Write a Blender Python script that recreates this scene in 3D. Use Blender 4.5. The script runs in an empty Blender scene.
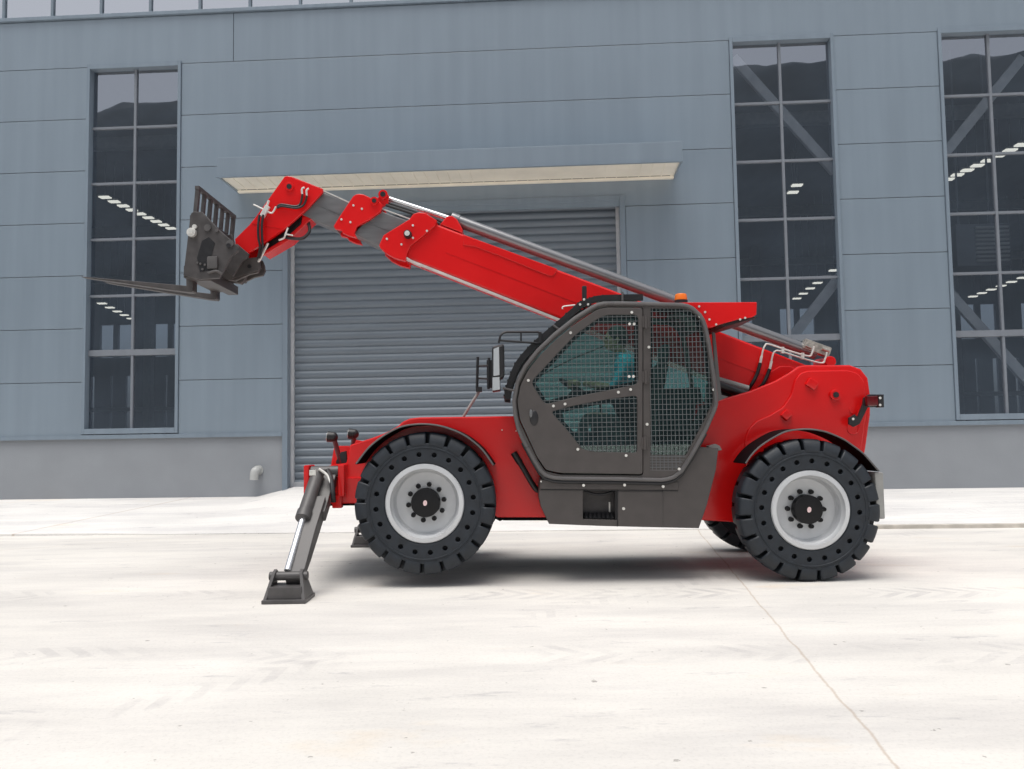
import bpy, bmesh, math, random
import numpy as np
from mathutils import Vector, Matrix, noise
random.seed(7)
R = math.radians
scene = bpy.context.scene
C = scene.collection

# ------------------------------------------------------------------ camera
GZ = -0.045                                   # level of the yard
CAM = np.array([0.0, -7.4, 1.23])
F, PITCH, ROLL, YAW, DIST = 850.0, R(3.64), R(0.90), R(3.34), 15.31
def rx(a): c, s = math.cos(a), math.sin(a); return np.array([[1,0,0],[0,c,-s],[0,s,c]])
def ry(a): c, s = math.cos(a), math.sin(a); return np.array([[c,0,s],[0,1,0],[-s,0,c]])
def rz(a): c, s = math.cos(a), math.sin(a); return np.array([[c,-s,0],[s,c,0],[0,0,1]])
MC = rx(PITCH) @ ry(ROLL)
cam = bpy.data.cameras.new('camera'); camo = bpy.data.objects.new('camera', cam); C.objects.link(camo)
cam.sensor_fit = 'HORIZONTAL'; cam.sensor_width = 36; cam.lens = F / 1024 * 36
cam.clip_start = 0.1; cam.clip_end = 3000
m3 = MC @ rx(math.pi / 2)
camo.matrix_world = Matrix.Translation(Vector(CAM)) @ Matrix([list(r) for r in m3]).to_4x4()
scene.camera = camo

# ------------------------------------------------------------------ sky, sun, exposure
SUN_EL, SUN_ROT = R(76), R(205)
w = bpy.data.worlds.new('World'); scene.world = w; w.use_nodes = True
nt = w.node_tree; nt.nodes.clear()
sky = nt.nodes.new('ShaderNodeTexSky'); sky.sky_type = 'NISHITA'; sky.sun_disc = False
sky.sun_elevation = SUN_EL; sky.sun_rotation = SUN_ROT; sky.air_density = 1.0; sky.dust_density = 4.0; sky.ozone_density = 1.0
hsv = nt.nodes.new('ShaderNodeHueSaturation'); hsv.inputs['Saturation'].default_value = 0.33
bg = nt.nodes.new('ShaderNodeBackground'); bg.inputs['Strength'].default_value = 0.13
wo = nt.nodes.new('ShaderNodeOutputWorld')
nt.links.new(sky.outputs[0], hsv.inputs['Color']); nt.links.new(hsv.outputs[0], bg.inputs['Color']); nt.links.new(bg.outputs[0], wo.inputs['Surface'])
sl = bpy.data.lights.new('sun', 'SUN'); sl.energy = 1.5; sl.angle = R(40); sl.color = (1.0, 0.965, 0.91)
so = bpy.data.objects.new('sun', sl); C.objects.link(so)
sd = Vector((math.sin(SUN_ROT) * math.cos(SUN_EL), math.cos(SUN_ROT) * math.cos(SUN_EL), math.sin(SUN_EL)))
so.rotation_euler = sd.to_track_quat('Z', 'Y').to_euler(); so.location = (0, 0, 60)
vs = scene.view_settings; vs.view_transform = 'Standard'; vs.look = 'None'; vs.gamma = 1; vs.use_curve_mapping = False
vs.exposure = 0.38
scene.cycles.max_bounces = 8; scene.cycles.transparent_max_bounces = 16

# ------------------------------------------------------------------ from pixels to places
def ray(x, y): return MC @ np.array([(x - 512) / F, 1.0, (384.5 - y) / F])
def A(x, y, Y):                               # point of the photograph on the upright plane at depth Y
    d = ray(x, y); t = (Y - CAM[1]) / d[1]; return CAM + t * d
def P2(pts, Y): return [(lambda p: (p[0], p[2]))(A(x, y, Y)) for x, y in pts]
def P3(pts):    return [Vector(A(x, y, Y)) for x, y, Y in pts]
def W(x, y, off=0.0):                         # building frame: (u, depth, z)
    d = rz(YAW) @ ray(x, y); t = (DIST + off) / d[1]; return (d[0] * t, off, CAM[2] + d[2] * t)
def WZ(x, y, z):
    d = rz(YAW) @ ray(x, y); t = (z - CAM[2]) / d[2]; return (d[0] * t, d[1] * t - DIST, z)

# ------------------------------------------------------------------ materials
def mat(name, col, rough=0.5, metal=0.0, var=0.12, scale=6.0, bump=0.0, coat=0.0, spec=0.5, stretch=(1,1,1), bscale=60, rv=0.08):
    m = bpy.data.materials.new(name); m.use_nodes = True
    n = m.node_tree.nodes; l = m.node_tree.links; b = n['Principled BSDF']
    tc = n.new('ShaderNodeTexCoord'); mp = n.new('ShaderNodeMapping'); mp.inputs['Scale'].default_value = stretch
    l.new(tc.outputs['Object'], mp.inputs['Vector'])
    nz = n.new('ShaderNodeTexNoise'); nz.inputs['Scale'].default_value = scale; nz.inputs['Detail'].default_value = 6
    l.new(mp.outputs[0], nz.inputs['Vector'])
    rp = n.new('ShaderNodeValToRGB'); e = rp.color_ramp.elements
    e[0].position = 0.3; e[1].position = 0.7
    e[0].color = (*[c * (1 - var) for c in col], 1); e[1].color = (*[min(1, c * (1 + var)) for c in col], 1)
    l.new(nz.outputs['Fac'], rp.inputs['Fac']); l.new(rp.outputs[0], b.inputs['Base Color'])
    mr = n.new('ShaderNodeMapRange'); mr.inputs['To Min'].default_value = max(0.02, rough - rv); mr.inputs['To Max'].default_value = min(1, rough + rv)
    l.new(nz.outputs['Fac'], mr.inputs['Value']); l.new(mr.outputs[0], b.inputs['Roughness'])
    b.inputs['Metallic'].default_value = metal; b.inputs['Specular IOR Level'].default_value = spec
    b.inputs['Coat Weight'].default_value = coat; b.inputs['Coat Roughness'].default_value = 0.12
    if bump:
        n2 = n.new('ShaderNodeTexNoise'); n2.inputs['Scale'].default_value = bscale; n2.inputs['Detail'].default_value = 4
        l.new(mp.outputs[0], n2.inputs['Vector'])
        bp = n.new('ShaderNodeBump'); bp.inputs['Strength'].default_value = bump; bp.inputs['Distance'].default_value = 0.01
        l.new(n2.outputs['Fac'], bp.inputs['Height']); l.new(bp.outputs[0], b.inputs['Normal'])
    return m
def glass(name, tint, refl, fac, rough=0.0, wavy=0.0):
    m = bpy.data.materials.new(name); m.use_nodes = True
    n = m.node_tree.nodes; l = m.node_tree.links; n.clear()
    t = n.new('ShaderNodeBsdfTransparent'); t.inputs[0].default_value = (*tint, 1)
    g = n.new('ShaderNodeBsdfGlossy'); g.inputs['Color'].default_value = (*refl, 1); g.inputs['Roughness'].default_value = rough
    mx = n.new('ShaderNodeMixShader'); mx.inputs[0].default_value = fac; o = n.new('ShaderNodeOutputMaterial')
    l.new(t.outputs[0], mx.inputs[1]); l.new(g.outputs[0], mx.inputs[2]); l.new(mx.outputs[0], o.inputs['Surface'])
    if wavy:
        tc = n.new('ShaderNodeTexCoord'); nz = n.new('ShaderNodeTexNoise'); nz.inputs['Scale'].default_value = 0.9
        bp = n.new('ShaderNodeBump'); bp.inputs['Strength'].default_value = wavy; bp.inputs['Distance'].default_value = 0.02
        l.new(tc.outputs['Object'], nz.inputs['Vector']); l.new(nz.outputs['Fac'], bp.inputs['Height']); l.new(bp.outputs[0], g.inputs['Normal'])
    return m
def emit(name, col, s):
    m = bpy.data.materials.new(name); m.use_nodes = True; b = m.node_tree.nodes['Principled BSDF']
    b.inputs['Base Color'].default_value = (*col, 1); b.inputs['Emission Color'].default_value = (*col, 1); b.inputs['Emission Strength'].default_value = s
    return m
RED   = mat('red_paint', (0.66, 0.0075, 0.008), 0.22, var=0.025, scale=3, coat=0.0, spec=0.5, bump=0.02, bscale=25)
DGREY = mat('charcoal_paint', (0.064, 0.0565, 0.054), 0.5, var=0.10, scale=9, bump=0.05, bscale=200)
LEGG  = mat('grey_leg_paint', (0.080, 0.076, 0.076), 0.45, var=0.18, scale=8, bump=0.04)
BOOMG = mat('boom_section_grey', (0.14, 0.145, 0.15), 0.38, metal=0.2, var=0.15, scale=4, stretch=(1,1,6))
FORKM = mat('fork_steel', (0.062, 0.057, 0.057), 0.45, metal=0.1, var=0.25, scale=12, bump=0.05)
BLACK = mat('black_plastic', (0.012, 0.012, 0.014), 0.42, var=0.2, scale=20)
RUBB  = mat('tyre_rubber', (0.014, 0.019, 0.026), 0.55, var=0.25, scale=14, bump=0.12, bscale=90)
TREAD = mat('tyre_groove', (0.009, 0.011, 0.015), 0.8, var=0.2)
RIMM  = mat('rim_silver', (0.57, 0.585, 0.60), 0.32, metal=0.2, var=0.06, scale=5)
CHROM = mat('chrome_rod', (0.78, 0.79, 0.81), 0.22, metal=0.8, var=0.02, scale=2)
CYLG  = mat('cylinder_grey', (0.22, 0.222, 0.23), 0.24, metal=0.55, var=0.04, scale=2)
TRIM  = mat('frame_tube_grey', (0.105, 0.10, 0.10), 0.3, metal=0.1, var=0.1)
WIRE  = mat('mesh_wire', (0.125, 0.135, 0.14), 0.4, metal=0.1, var=0.1)
ZINC  = mat('zinc_fitting', (0.72, 0.71, 0.67), 0.35, metal=0.4, var=0.12, scale=30)
ORAN  = mat('orange_lens', (0.85, 0.22, 0.02), 0.25, var=0.1)
LENS  = mat('dark_red_lens', (0.10, 0.006, 0.008), 0.12, var=0.3, scale=20)
MIRR  = mat('mirror_glass', (0.55, 0.58, 0.60), 0.12, metal=0.35, var=0.02)
SEATM = mat('seat_fabric', (0.03, 0.035, 0.037), 0.8, var=0.2, scale=30)
GUARDM= mat('mudguard_black', (0.004, 0.004, 0.005), 0.7, var=0.2, scale=8, spec=0.06)
LTGREY= mat('flap_grey', (0.27, 0.27, 0.26), 0.6, var=0.12, scale=10)
CABFR = glass('clear_cab_glass', (0.84, 0.94, 0.915), (0.85, 0.97, 0.95), 0.06)
CABGL = glass('green_cab_glass', (0.66, 0.81, 0.775), (0.80, 0.95, 0.92), 0.075)
WINGL = glass('window_glass', (0.62, 0.66, 0.70), (0.86, 0.90, 0.97), 0.36, 0.01, 0.05)
WALLM = mat('wall_panel_paint', (0.203, 0.255, 0.307), 0.30, spec=0.9, rv=0.01, var=0.03, scale=1.6, stretch=(1.6,1,0.4), bump=0.008, bscale=3)
WALLF = mat('wall_trim_paint', (0.20, 0.25, 0.302), 0.36, rv=0.02, var=0.06, scale=2, stretch=(3,1,0.4))
GROOV = mat('panel_groove', (0.17, 0.215, 0.26), 0.7, var=0.1)
ALUM  = mat('window_frame_grey', (0.19, 0.21, 0.24), 0.4, metal=0.0, var=0.06)
SHUT  = mat('shutter_grey', (0.150, 0.180, 0.212), 0.40, metal=0.1, var=0.08, scale=1.3, stretch=(0.6,1,4))
BEIGE = mat('canopy_soffit', (0.84, 0.79, 0.68), 0.6, var=0.06, scale=2.5)
PLINT = mat('plinth_concrete', (0.272, 0.290, 0.312), 0.8, var=0.05, scale=1.6, bump=0.15, bscale=40)
PIPE  = mat('pipe_plastic', (0.45, 0.46, 0.45), 0.5, var=0.08)
STEEL = mat('hall_steel', (0.50, 0.51, 0.53), 0.6, var=0.1)
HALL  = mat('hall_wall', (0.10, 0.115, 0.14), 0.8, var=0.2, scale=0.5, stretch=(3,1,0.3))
HALLF = mat('hall_floor', (0.16, 0.165, 0.17), 0.6, var=0.2, scale=0.4)
LAMP  = emit('hall_lamp_light', (1.0, 0.95, 0.82), 1.2)
SHIRT = mat('blue_shirt', (0.08, 0.48, 0.66), 0.85, var=0.15, scale=15)
TROUS = mat('grey_trousers', (0.06, 0.065, 0.075), 0.85, var=0.15, scale=15)
SKIN  = mat('skin', (0.48, 0.29, 0.20), 0.55, var=0.06, scale=15)
HAIR  = mat('dark_hair', (0.02, 0.017, 0.015), 0.6, var=0.2, scale=40)

def weather_wall(m):
    n = m.node_tree.nodes; l = m.node_tree.links; b = n['Principled BSDF']; src = b.inputs['Base Color'].links[0].from_socket
    g = n.new('ShaderNodeNewGeometry'); tc = n.new('ShaderNodeTexCoord')
    v = n.new('ShaderNodeMapRange'); v.inputs['To Min'].default_value = 0.975; v.inputs['To Max'].default_value = 1.025; l.new(g.outputs['Random Per Island'], v.inputs['Value'])
    mp = n.new('ShaderNodeMapping'); mp.inputs['Scale'].default_value = (3.2, 1, 0.14); l.new(tc.outputs['Object'], mp.inputs['Vector'])
    t = n.new('ShaderNodeTexNoise'); t.inputs['Scale'].default_value = 1.6; t.inputs['Detail'].default_value = 3; t.inputs['Roughness'].default_value = 0.5; l.new(mp.outputs[0], t.inputs['Vector'])
    st = n.new('ShaderNodeMapRange'); st.inputs['From Min'].default_value = 0.35; st.inputs['From Max'].default_value = 0.68; st.inputs['To Min'].default_value = 0.955; st.inputs['To Max'].default_value = 1.025; l.new(t.outputs['Fac'], st.inputs['Value'])
    mu = n.new('ShaderNodeMath'); mu.operation = 'MULTIPLY'; l.new(v.outputs[0], mu.inputs[0]); l.new(st.outputs[0], mu.inputs[1])
    x = n.new('ShaderNodeVectorMath'); x.operation = 'SCALE'; l.new(src, x.inputs[0]); l.new(mu.outputs[0], x.inputs['Scale']); l.new(x.outputs['Vector'], b.inputs['Base Color'])
weather_wall(WALLM); weather_wall(WALLF)
def concrete(name, base, crack):
    m = bpy.data.materials.new(name); m.use_nodes = True
    n = m.node_tree.nodes; l = m.node_tree.links; b = n['Principled BSDF']; b.inputs['Roughness'].default_value = 0.85
    g = n.new('ShaderNodeNewGeometry')
    def noi(scale, stretch, det=6, rough=0.55, dist=0.0):
        mp = n.new('ShaderNodeMapping'); mp.inputs['Scale'].default_value = stretch; l.new(g.outputs['Position'], mp.inputs['Vector'])
        t = n.new('ShaderNodeTexNoise'); t.inputs['Scale'].default_value = scale; t.inputs['Detail'].default_value = det; t.inputs['Roughness'].default_value = rough; t.inputs['Distortion'].default_value = dist
        l.new(mp.outputs[0], t.inputs['Vector']); return t.outputs['Fac']
    def ramp(v, a, bb, c0, c1):
        r = n.new('ShaderNodeValToRGB'); r.color_ramp.elements[0].position = a; r.color_ramp.elements[1].position = bb
        r.color_ramp.elements[0].color = (*c0, 1); r.color_ramp.elements[1].color = (*c1, 1); l.new(v, r.inputs['Fac']); return r.outputs['Color']
    def mul(a, bb, f=1.0):
        x = n.new('ShaderNodeMix'); x.data_type = 'RGBA'; x.blend_type = 'MULTIPLY'; x.inputs['Factor'].default_value = f
        l.new(a, x.inputs['A']); l.new(bb, x.inputs['B']); return x.outputs['Result']
    col = ramp(noi(0.35, (1, 1, 1), 5), 0.3, 0.7, [c * 0.90 for c in base], [min(1, c * 1.06) for c in base])
    col = mul(col, ramp(noi(1.1, (0.3, 1.3, 1), 8, 0.68, 0.0), 0.30, 0.58, (0.77, 0.77, 0.79), (1, 1, 1)))     # drag marks
    col = mul(col, ramp(noi(3.4, (0.4, 1.4, 1), 9, 0.70, 0.1), 0.29, 0.40, (0.68, 0.685, 0.72), (1, 1, 1)))      # small dark scuffs
    col = mul(col, ramp(noi(1.3, (0.5, 1.2, 1), 6, 0.6, 0.2), 0.62, 0.78, (1, 1, 1), (1.0, 0.91, 0.80)))          # rusty patches
    col = mul(col, ramp(noi(45, (1, 1, 1), 5, 0.75), 0.28, 0.50, (0.86, 0.86, 0.86), (1, 1, 1)))
    col = mul(col, ramp(noi(16, (1, 1, 1), 3, 0.5), 0.245, 0.275, (0.55, 0.54, 0.53), (1, 1, 1)))                 # grit and drips
    for (p, q, wd) in (((-8, -1.9), (9, -2.7), .24), ((-8, .2), (9, -.9), .24), ((-3.5, -4.6), (4.0, 2.6), .22)):   # tyre marks
        d = Vector((q[0] - p[0], q[1] - p[1])).normalized(); nx, ny = -d.y, d.x
        dp = n.new('ShaderNodeVectorMath'); dp.operation = 'DOT_PRODUCT'; l.new(g.outputs['Position'], dp.inputs[0]); dp.inputs[1].default_value = (nx, ny, 0)
        s = n.new('ShaderNodeMath'); s.operation = 'SUBTRACT'; l.new(dp.outputs['Value'], s.inputs[0]); s.inputs[1].default_value = nx * p[0] + ny * p[1]
        ab = n.new('ShaderNodeMath'); ab.operation = 'ABSOLUTE'; l.new(s.outputs[0], ab.inputs[0])
        al = n.new('ShaderNodeVectorMath'); al.operation = 'DOT_PRODUCT'; l.new(g.outputs['Position'], al.inputs[0]); al.inputs[1].default_value = (d.x, d.y, 0)
        ph = n.new('ShaderNodeMath'); ph.operation = 'ADD'; l.new(al.outputs['Value'], ph.inputs[0]); l.new(ab.outputs[0], ph.inputs[1])
        fr = n.new('ShaderNodeMath'); fr.operation = 'PINGPONG'; l.new(ph.outputs[0], fr.inputs[0]); fr.inputs[1].default_value = 0.10
        lug = n.new('ShaderNodeMapRange'); lug.inputs['From Min'].default_value = 0.045; lug.inputs['From Max'].default_value = 0.06; l.new(fr.outputs[0], lug.inputs['Value'])
        bd = n.new('ShaderNodeMapRange'); bd.inputs['From Min'].default_value = wd; bd.inputs['From Max'].default_value = wd * 0.8; l.new(ab.outputs[0], bd.inputs['Value'])
        pt = n.new('ShaderNodeMapRange'); pt.inputs['From Min'].default_value = 0.48; pt.inputs['From Max'].default_value = 0.68; l.new(noi(0.9, (1, 1, 1), 7, 0.7), pt.inputs['Value'])
        a = n.new('ShaderNodeMath'); a.operation = 'MULTIPLY'; l.new(lug.outputs[0], a.inputs[0]); l.new(bd.outputs[0], a.inputs[1])
        a2 = n.new('ShaderNodeMath'); a2.operation = 'MULTIPLY'; l.new(a.outputs[0], a2.inputs[0]); l.new(pt.outputs[0], a2.inputs[1])
        col = mul(col, ramp(a2.outputs[0], 0.0, 1.0, (1, 1, 1), (0.80, 0.80, 0.82)))
    for (p, q, wd) in crack:                                                                                     # saw-cut joints and cracks
        d = Vector((q[0] - p[0], q[1] - p[1])).normalized(); nx, ny = -d.y, d.x
        wob = n.new('ShaderNodeMapRange'); wob.inputs['To Min'].default_value = -0.04; wob.inputs['To Max'].default_value = 0.04; l.new(noi(1.3, (1, 1, 1), 8, 0.7), wob.inputs['Value'])
        dp = n.new('ShaderNodeVectorMath'); dp.operation = 'DOT_PRODUCT'; l.new(g.outputs['Position'], dp.inputs[0]); dp.inputs[1].default_value = (nx, ny, 0)
        s = n.new('ShaderNodeMath'); s.operation = 'SUBTRACT'; l.new(dp.outputs['Value'], s.inputs[0]); s.inputs[1].default_value = nx * p[0] + ny * p[1]
        a = n.new('ShaderNodeMath'); l.new(s.outputs[0], a.inputs[0]); l.new(wob.outputs[0], a.inputs[1])
        ab = n.new('ShaderNodeMath'); ab.operation = 'ABSOLUTE'; l.new(a.outputs[0], ab.inputs[0])
        mr = n.new('ShaderNodeMapRange'); mr.inputs['From Max'].default_value = wd; l.new(ab.outputs[0], mr.inputs['Value'])
        col = mul(col, ramp(mr.outputs[0], 0.2, 1.0, (0.80, 0.73, 0.67), (1, 1, 1)))
    l.new(col, b.inputs['Base Color'])
    bp = n.new('ShaderNodeBump'); bp.inputs['Strength'].default_value = 0.25; bp.inputs['Distance'].default_value = 0.01
    l.new(noi(18, (1, 1, 1), 6, 0.7), bp.inputs['Height']); l.new(bp.outputs[0], b.inputs['Normal'])
    return m
YARD  = concrete('yard_concrete', (0.70, 0.675, 0.632), [((2.43, 3.8), (1.43, -4.2), 0.0105), ((-9.5, 1.2), (-3.4, 5.0), 0.012)])
APRON = concrete('apron_concrete', (0.74, 0.725, 0.70), [((-6.36, 6.96), (-7.2, 4.6), 0.03)])
KERB  = mat('kerb_concrete', (0.50, 0.47, 0.42), 0.9, var=0.25, scale=4, bump=0.3)

# ------------------------------------------------------------------ mesh helpers
def world_of(o):
    m = o.matrix_basis.copy()
    while o.parent: o = o.parent; m = o.matrix_basis @ m
    return m
def link(name, me, material, parent=None, local=False, smooth=35):
    me.name = name
    if parent is not None and not local: me.transform(world_of(parent).inverted())
    if isinstance(material, (list, tuple)):
        for mm in material: me.materials.append(mm)
    elif material: me.materials.append(material)
    if smooth and len(me.polygons):
        me.polygons.foreach_set('use_smooth', [True] * len(me.polygons)); me.set_sharp_from_angle(angle=R(smooth))
    o = bpy.data.objects.new(name, me); C.objects.link(o)
    if parent is not None: o.parent = parent
    if smooth and smooth != 60: wm = o.modifiers.new('weighted', 'WEIGHTED_NORMAL'); wm.keep_sharp = True; wm.weight = 80
    return o
def tag(o, label=None, cat=None, group=None, kind=None):
    if label: o['label'] = label
    if cat: o['category'] = cat
    if group: o['group'] = group
    if kind: o['kind'] = kind
    return o
def empty(name, loc, rot=0.0):
    o = bpy.data.objects.new(name, None); C.objects.link(o); o.location = loc; o.rotation_euler = (0, 0, rot); o.empty_display_size = 0.2; return o
def from_curve(cu):
    ob = bpy.data.objects.new('tmp', cu); me = bpy.data.meshes.new_from_object(ob)
    bpy.data.objects.remove(ob); bpy.data.curves.remove(cu); me.materials.clear(); return me
class MB:                                       # collects shapes into one mesh
    def __init__(s): s.bm = bmesh.new()
    def mesh(s, me, mi=0):
        n0 = len(s.bm.faces); s.bm.from_mesh(me); s.bm.faces.ensure_lookup_table()
        for f in s.bm.faces[n0:]: f.material_index = mi
        bpy.data.meshes.remove(me); return s
    def _new(s, fn, mi=0):
        n0 = len(s.bm.faces); r = fn(); s.bm.faces.ensure_lookup_table()
        for f in s.bm.faces[n0:]: f.material_index = mi
        return r
    def box(s, a, b, bev=0.0, mi=0, M=None):
        t = bmesh.new(); bmesh.ops.create_cube(t, size=1)
        for v in t.verts: v.co = Vector([a[i] + (b[i] - a[i]) * (v.co[i] + 0.5) for i in range(3)])
        if bev: bmesh.ops.bevel(t, geom=list(t.edges), offset=bev, segments=2, affect='EDGES', profile=0.5)
        bmesh.ops.recalc_face_normals(t, faces=t.faces)
        if M is not None: t.transform(M)
        me = bpy.data.meshes.new('t'); t.to_mesh(me); t.free(); return s.mesh(me, mi)
    def cyl(s, p, q, r, r2=None, seg=20, mi=0, bev=0.0):
        p, q = Vector(p), Vector(q); d = q - p; t = bmesh.new()
        bmesh.ops.create_cone(t, cap_ends=True, segments=seg, radius1=r, radius2=r if r2 is None else r2, depth=d.length)
        if bev:
            bmesh.ops.bevel(t, geom=[e for e in t.edges if len(e.link_faces) == 2 and max(len(f.verts) for f in e.link_faces) > 4], offset=bev, segments=2, affect='EDGES', profile=0.5)
        t.transform(Matrix.Translation((p + q) / 2) @ d.to_track_quat('Z', 'Y').to_matrix().to_4x4())
        me = bpy.data.meshes.new('t'); t.to_mesh(me); t.free(); return s.mesh(me, mi)
    def ball(s, c, r, sc=(1,1,1), mi=0, u=16, v=10):
        t = bmesh.new(); bmesh.ops.create_uvsphere(t, u_segments=u, v_segments=v, radius=r)
        t.transform(Matrix.Translation(Vector(c)) @ Matrix.Diagonal((*sc, 1)))
        me = bpy.data.meshes.new('t'); t.to_mesh(me); t.free(); return s.mesh(me, mi)
    def bar(s, p, q, wx, wy, up=(0,1,0), bev=0.0, mi=0):      # rectangular bar from p to q; wx across, wy along 'up'
        p, q = Vector(p), Vector(q); z = (q - p).normalized(); y = Vector(up); y = (y - z * y.dot(z)).normalized(); x = y.cross(z)
        M = Matrix((x, y, z)).transposed().to_4x4(); M.translation = p
        return s.box((-wx/2, -wy/2, 0), (wx/2, wy/2, (q - p).length), bev, mi, M)
    def tube(s, pts, r, closed=False, smooth=True, res=3, mi=0):
        return s.mesh(tube_me(pts, r, closed, smooth, res), mi)
    def plate(s, outline, Y0, Y1, holes=(), bev=0.004, mi=0): return s.mesh(plate_me(outline, Y0, Y1, holes, bev), mi)
    def quad(s, pts, mi=0):
        f = s.bm.faces.new([s.bm.verts.new(Vector(p)) for p in pts]); f.material_index = mi; return s
    def ribbon(s, pts, Y0, Y1, th, mi=0):          # thick strip following (X,Z) points
        n = len(pts); off = []
        for i in range(n):
            a = Vector(pts[max(i-1, 0)]); b = Vector(pts[min(i+1, n-1)]); d = (b - a).normalized(); off.append(Vector((-d.y, d.x)) * th)
        vs = []
        for i in range(n):
            p = Vector(pts[i]); q = p + off[i]
            vs.append([s.bm.verts.new((p.x, Y0, p.y)), s.bm.verts.new((p.x, Y1, p.y)), s.bm.verts.new((q.x, Y1, q.y)), s.bm.verts.new((q.x, Y0, q.y))])
        fs = []
        for i in range(n - 1):
            for k in range(4): fs.append(s.bm.faces.new((vs[i][k], vs[i][(k+1) % 4], vs[i+1][(k+1) % 4], vs[i+1][k])))
        fs.append(s.bm.faces.new(vs[0][::-1])); fs.append(s.bm.faces.new(vs[-1]))
        for f in fs: f.material_index = mi
        return s
    def lathe(s, prof, seg=64, mi=0):                 # (r, y) profile round the Y axis
        rings = []
        for r, y in prof:
            rings.append([s.bm.verts.new((r * math.cos(2*math.pi*k/seg), y, r * math.sin(2*math.pi*k/seg))) for k in range(seg)] if r > 1e-5 else [s.bm.verts.new((0, y, 0))])
        for a, b in zip(rings, rings[1:]):
            for k in range(seg):
                v = [a[k % len(a)], a[(k+1) % len(a)], b[(k+1) % len(b)], b[k % len(b)]]
                u = []
                for x in v:
                    if x not in u: u.append(x)
                f = s.bm.faces.new(u); f.material_index = mi
        return s
    def done(s, M=None, recalc=True):
        if recalc: bmesh.ops.recalc_face_normals(s.bm, faces=s.bm.faces)
        if M is not None: s.bm.transform(M)
        me = bpy.data.meshes.new('m'); s.bm.to_mesh(me); s.bm.free(); return me
    def build(s, name, material, parent=None, local=False, smooth=35): return link(name, s.done(), material, parent, local, smooth)
def build_each(b, name, material, parent=None, local=False, smooth=35):   # every loose piece becomes a part of its own
    bm = b.bm; bmesh.ops.recalc_face_normals(bm, faces=bm.faces); seen = set(); out = []
    for f0 in list(bm.faces):
        if f0 in seen: continue
        st = [f0]; seen.add(f0); isl = []
        while st:
            f = st.pop(); isl.append(f)
            for v in f.verts:
                for g in v.link_faces:
                    if g not in seen: seen.add(g); st.append(g)
        t = bmesh.new(); vm = {}
        for f in isl:
            nf = t.faces.new([vm.setdefault(v, None) or vm.__setitem__(v, t.verts.new(v.co)) or vm[v] for v in f.verts]); nf.material_index = f.material_index
        me = bpy.data.meshes.new(name); t.to_mesh(me); t.free(); out.append(link(name, me, material, parent, local, smooth))
    bm.free(); return out
def catmull(pts, n=6, closed=False):
    pts = [Vector(p) for p in pts]; out = []; m = len(pts)
    rng = range(m) if closed else range(m - 1)
    for i in rng:
        if closed: p0, p1, p2, p3 = pts[i-1], pts[i], pts[(i+1) % m], pts[(i+2) % m]
        else: p0, p1, p2, p3 = pts[max(i-1, 0)], pts[i], pts[i+1], pts[min(i+2, m-1)]
        for k in range(n):
            t = k / n; out.append(0.5 * ((2*p1) + (p2-p0)*t + (2*p0-5*p1+4*p2-p3)*t*t + (3*p1-p0-3*p2+p3)*t**3))
    if not closed: out.append(pts[-1])
    return out
def tube_me(pts, r, closed=False, smooth=True, res=3):
    pts = catmull(pts, 6, closed) if smooth else [Vector(p) for p in pts]
    cu = bpy.data.curves.new('c', 'CURVE'); cu.dimensions = '3D'; cu.bevel_depth = r; cu.bevel_resolution = res; cu.use_fill_caps = not closed
    sp = cu.splines.new('POLY'); sp.points.add(len(pts) - 1); sp.use_cyclic_u = closed
    for p, q in zip(sp.points, pts): p.co = (*q, 1)
    return from_curve(cu)
def plate_me(outline, Y0, Y1, holes=(), bev=0.004):
    cu = bpy.data.curves.new('c', 'CURVE'); cu.dimensions = '2D'; cu.fill_mode = 'BOTH'
    th = abs(Y1 - Y0); bev = min(bev, th * 0.4)
    cu.extrude = th / 2 - bev; cu.bevel_depth = bev; cu.bevel_resolution = 1; cu.offset = -bev
    for poly in [outline] + list(holes):
        sp = cu.splines.new('POLY'); sp.points.add(len(poly) - 1); sp.use_cyclic_u = True
        for p, q in zip(sp.points, poly): p.co = (q[0], q[1], 0, 1)
    me = from_curve(cu)
    M = Matrix(((1,0,0,0),(0,0,-1,(Y0+Y1)/2),(0,1,0,0),(0,0,0,1)))
    me.transform(M); return me
def rnd(pts, r, n=4):                             # round the corners of a polygon
    out = []; m = len(pts)
    for i in range(m):
        p = Vector(pts[i][:2]); a = Vector(pts[i-1][:2]) - p; b = Vector(pts[(i+1) % m][:2]) - p
        d = min(r, a.length * 0.45, b.length * 0.45); s, e = p + a.normalized() * d, p + b.normalized() * d
        for k in range(n + 1):
            t = k / n; out.append(tuple((1-t)**2 * s + 2*t*(1-t) * p + t*t * e))
    return out
def inset(poly, d):
    poly = [p for i, p in enumerate(poly) if (Vector(p) - Vector(poly[i-1])).length > 1e-4]; m = len(poly); ar = sum(poly[i-1][0]*poly[i][1] - poly[i][0]*poly[i-1][1] for i in range(m)); sg = 1 if ar > 0 else -1; out = []
    for i in range(m):
        t = (Vector(poly[(i+1) % m]) - Vector(poly[i-1])).normalized(); out.append((poly[i][0] - t.y * d * sg, poly[i][1] + t.x * d * sg))
    return out
def circ(cx, cz, r, n=24, a0=0.0): return [(cx + r * math.cos(a0 + 2*math.pi*k/n), cz + r * math.sin(a0 + 2*math.pi*k/n)) for k in range(n)]
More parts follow.
